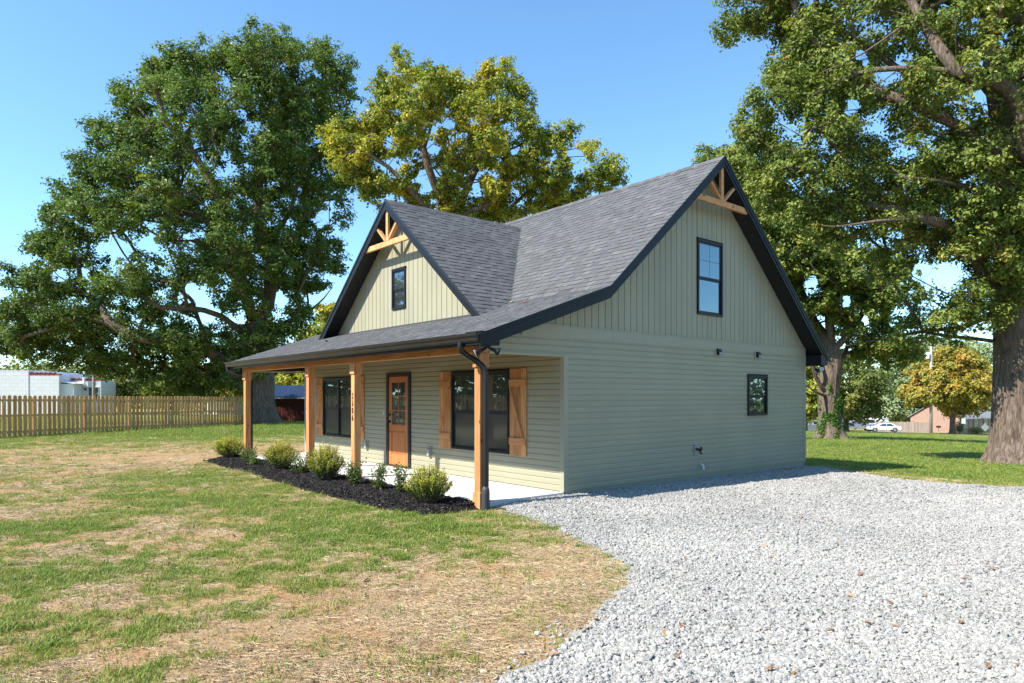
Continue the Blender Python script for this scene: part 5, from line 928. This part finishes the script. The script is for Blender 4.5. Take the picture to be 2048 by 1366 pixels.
M['tyre'] = plain('tyre', (.02, .02, .02), .9, .2); M['rim'] = plain('alloy_rim', (.45, .45, .46), .35, .5, .1, 3, 0, .7); M['silver'] = plain('grey_blue_paint', (.20, .215, .25), .3, .6, .05, 1, 0, .3); M['carwhite'] = plain('white_car_paint', (.62, .64, .66), .3, .6, .05); M['redlens'] = plain('red_lens', (.35, .02, .02), .2)
tr_ = vehicle('pickup_truck', 'silver blue crew cab pickup parked across the road behind the ivy grown trunk', 'pickup', 1712, 112.5, RA, [(-2.75,.45),(-2.78,.75),(-2.7,1.0),(-2.3,1.12),(-1.35,1.18),(-.75,1.72),(-.5,1.80),(.75,1.80),(1.0,1.72),(1.1,1.22),(2.72,1.22),(2.78,.62),(2.6,.42)], [[(-1.05,1.2),(-.62,1.66),(-.05,1.7),(-.05,1.2)],[(.05,1.2),(.05,1.7),(.72,1.7),(.92,1.2)]], (-1.75, 1.75), .39, 1.95, M['silver'], [('headlight', -2.79, -2.72, .8, .98, M['lens']), ('tail_light', 2.74, 2.80, .8, 1.1, M['redlens'])])
part('bumper', B(-2.86, -2.72, -.9, .9, .45, .62), M['rim'], tr_, bevel=.03); part('bumper', B(2.74, 2.88, -.9, .9, .45, .6), M['rim'], tr_, bevel=.03)
sd_ = vehicle('sedan', 'white four door sedan parked nose left in front of the pickup', 'car', 1768, 109.5, RA, [(-2.35,.35),(-2.42,.6),(-2.3,.78),(-1.2,.92),(-.45,1.36),(-.2,1.42),(.85,1.42),(1.2,1.34),(1.75,.98),(2.32,.94),(2.4,.6),(2.3,.35)], [[(-.95,.95),(-.4,1.30),(.15,1.34),(.15,.95)],[(.24,.95),(.24,1.34),(.85,1.34),(1.3,.98)]], (-1.45, 1.42), .33, 1.8, M['carwhite'], [('headlight', -2.42, -2.34, .58, .74, M['lens']), ('tail_light', 2.34, 2.42, .65, .85, M['redlens'])])
part('bumper', B(-2.5, -2.36, -.85, .85, .35, .55), M['grey'], sd_, bevel=.03); part('bumper', B(2.36, 2.48, -.85, .85, .35, .55), M['grey'], sd_, bevel=.03)
# camper behind the pickup
p = gp(1742, 119); ca = thing('camper_trailer', 'white rounded camper trailer parked behind the pickup', 'trailer', tuple(p), RA)
cp = [(-2.6,.5),(-2.75,1.2),(-2.5,2.2),(-1.9,2.75),(1.9,2.8),(2.5,2.3),(2.7,1.3),(2.6,.5)]; part('body', MB().prism([(x, -1.1, z) for x, z in cp], [(x, 1.1, z) for x, z in cp]), M['white2'], ca, bevel=.08); part('stripe', B(-2.5, 2.5, -1.115, -1.095, 1.15, 1.3), M['grey'], ca); part('window', B(-.8, .4, -1.12, -1.09, 1.5, 2.1), M['carglass'], ca, bevel=.02); part('door', B(1.0, 1.65, -1.118, -1.092, .6, 2.3), M['white2'], ca, bevel=.02)
for s in (-1.12, .95): part('wheel', MB().lathe((0, s, .33), (0, s+.17, .33), [(0, .33), (1, .33)], 16), M['tyre'], ca)
# brick house, grey house, tan-roofed house, metal-roofed house
def brickmat():
    m, nt, b, N, L = mat('red_brick'); mp = coords(nt, (1, 1, 1)); br = N('ShaderNodeTexBrick'); br.inputs['Scale'].default_value = 1; br.inputs['Brick Width'].default_value = .23; br.inputs['Row Height'].default_value = .085; br.inputs['Mortar Size'].default_value = .01; br.inputs['Color1'].default_value = (.36, .19, .13, 1); br.inputs['Color2'].default_value = (.28, .13, .09, 1); br.inputs['Mortar'].default_value = (.42, .36, .3, 1); sx = N('ShaderNodeSeparateXYZ'); cx = N('ShaderNodeCombineXYZ'); ad = N('ShaderNodeMath'); L(mp.outputs[0], sx.inputs[0]); L(sx.outputs[0], ad.inputs[0]); L(sx.outputs[1], ad.inputs[1]); L(ad.outputs[0], cx.inputs[0]); L(sx.outputs[2], cx.inputs[1]); L(cx.outputs[0], br.inputs[0]); L(br.outputs[0], b.inputs['Base Color']); b.inputs['Roughness'].default_value = .85; return m
M['brick'] = brickmat(); M['greyroof'] = plain('grey_shingle', (.22, .22, .23), .9, .2, .2, 3); M['tanroof'] = plain('tan_shingle', (.38, .24, .16), .9, .2, .15, 3); M['cream'] = plain('cream_siding', (.55, .53, .47), .7, .3, .06); M['greensh'] = plain('dark_green_shutter', (.02, .045, .04), .5); M['bluegrey'] = plain('blue_grey_siding', (.13, .16, .19), .7, .3, .1); M['metalroof'] = plain('galvanised_roof', (.45, .50, .54), .35, .5, .12, 2)
def cottage(label, u, d, rz, w, dp, eave, ridge, wall, roofm, gable_wall, wins, shutters=False, along='x', ov=.4):
    p = gp(u, d); o = thing('background_house', label, 'house', tuple(p), rz); boxed(o, 'wall', wall, 0, w, 0, dp, -1.2, eave)
    if along == 'x':   # ridge parallel to the front
        for x0 in (0, w-.15): part('gable', MB().prism([(x0, 0, eave), (x0, dp, eave), (x0, dp/2, ridge-.12)], [(x0+.15, 0, eave), (x0+.15, dp, eave), (x0+.15, dp/2, ridge-.12)]), gable_wall, o)
        for s in (0, 1):
            y0, y1 = (-ov, dp/2) if s == 0 else (dp+ov, dp/2); ze = eave-(ridge-eave)*ov/(dp/2); part('roof', MB().prism([(-.3, y0, ze), (-.3, y1, ridge), (-.3, y1, ridge+.12), (-.3, y0, ze+.12)], [(w+.3, y0, ze), (w+.3, y1, ridge), (w+.3, y1, ridge+.12), (w+.3, y0, ze+.12)]), roofm, o)
        part('eave_fascia', B(-.3, w+.3, -ov-.02, -ov, ze-.08, ze+.1), M['white2'], o)
    for (x, z0, z1, ww) in wins:
        wi = boxed(o, 'window', M['white2'], x-ww/2-.07, x+ww/2+.07, -.05, 0.0, z0-.07, z1+.07); boxed(o, 'pane', M['carglass'], x-ww/2, x+ww/2, -.062, -.0505, z0, z1, wi); boxed(o, 'sash_bar', M['white2'], x-ww/2, x+ww/2, -.07, -.0625, (z0+z1)/2-.03, (z0+z1)/2+.03, wi)
        if shutters:
            for s in (-1, 1): cx = x+s*(ww/2+.32); boxed(o, 'shutter', M['greensh'], cx-.2, cx+.2, -.045, -.001, z0-.05, z1+.05)
    return o
bh = cottage('low brick house with dark shutters behind the orange maple', 1919, 113, YAW+.55, 13, 8, 2.75, 5.2, M['brick'], M['greyroof'], M['brick'], [(2.0, 1.1, 2.2, .95), (5.6, 1.1, 2.2, .95), (9, 1.1, 2.2, .95)], True)
cottage('blue grey house half hidden left of the ivy grown trunk', 1596, 118, YAW-.1, 8.5, 7, 2.8, 4.8, M['bluegrey'], M['greyroof'], M['bluegrey'], [(1.3, .9, 2.2, .9), (3.0, .9, 2.2, .9), (6, .9, 2.2, .9)])
cottage('house with a pale metal roof behind the weathered fence', 1788, 133, YAW+.3, 10, 7, 2.9, 5.0, M['cream'], M['metalroof'], M['cream'], [(3, 1, 2.2, .9), (7, 1, 2.2, .9)])
cottage('small house with a tan roof beyond the picket fence', 437, 96, YAW+.75, 3.6, 5.2, 1.9, 3.1, M['cream'], M['tanroof'], M['cream'], [(1.6, .6, 1.4, .7)])
# yard shrub by the brick house, signs, mailbox
def simple_bush(u, d, w, h, label, m, seed):
    p = gp(u, d); rng = np.random.default_rng(seed); o = thing('foundation_shrub', label, 'shrub', tuple(p)); n = 900; q = unit(rng.normal(size=(n, 3)))*rng.random((n, 1))**.4*np.array([w/2, w/2, h/2])+[0, 0, h/2]; put('foliage', leaves_mesh('foliage', q, rng.uniform(.1, .22, n), rng.uniform(.08, .14, n), unit(q-[0, 0, h/2]+[0, 0, .3]), rng.random(n), m), o); part('stem', MB().lathe((0, 0, -.1), (0, 0, h*.6), [(0, .06), (1, .03)], 6), M['bark'], o)
simple_bush(1952, 109, 2.6, 1.3, 'low green shrub under the brick house windows', M['midleaf'], 81); simple_bush(1917, 110.5, 1.6, 2.0, 'dark reddish shrub at the corner of the brick house', M['roseleaf'], 82)
def sign(name, label, u, d, shape, zc, m, face=YAW):
    p = gp(u, d); o = thing(name, label, 'sign', tuple(p), face); part('post', B(-.035, .035, 0, .05, -.3, zc+.1), M['greensh'], o); s = shape; part('panel', MB().prism([(x, -.03, zc+z) for x, z in s], [(x, -.005, zc+z) for x, z in s]), m, o)
sign('road_sign', 'white rectangular sign on a thin post by the road', 1927, 99.5, [(-.28, -.38), (.28, -.38), (.28, .38), (-.28, .38)], 2.0, M['white']); sign('road_sign', 'back of a grey diamond road sign beside the big trunk', 1970, 96, [(0, -.6), (.6, 0), (0, .6), (-.6, 0)], 1.15, M['rim'])
p = gp(1877, 103); mbx = thing('mailbox', 'dark mailbox on a thin post left of the maple trunk', 'mailbox', tuple(p), YAW); part('post', B(-.04, .04, -.04, .04, -.2, .95), M['white'], mbx); part('box', MB().prism([(-.3, y, z) for y, z in ((-.12, .95), (.12, .95), (.12, 1.1), (.06, 1.2), (-.06, 1.2), (-.12, 1.1))], [(.3, y, z) for y, z in ((-.12, .95), (.12, .95), (.12, 1.1), (.06, 1.2), (-.06, 1.2), (-.12, 1.1))]), M['black'], mbx)
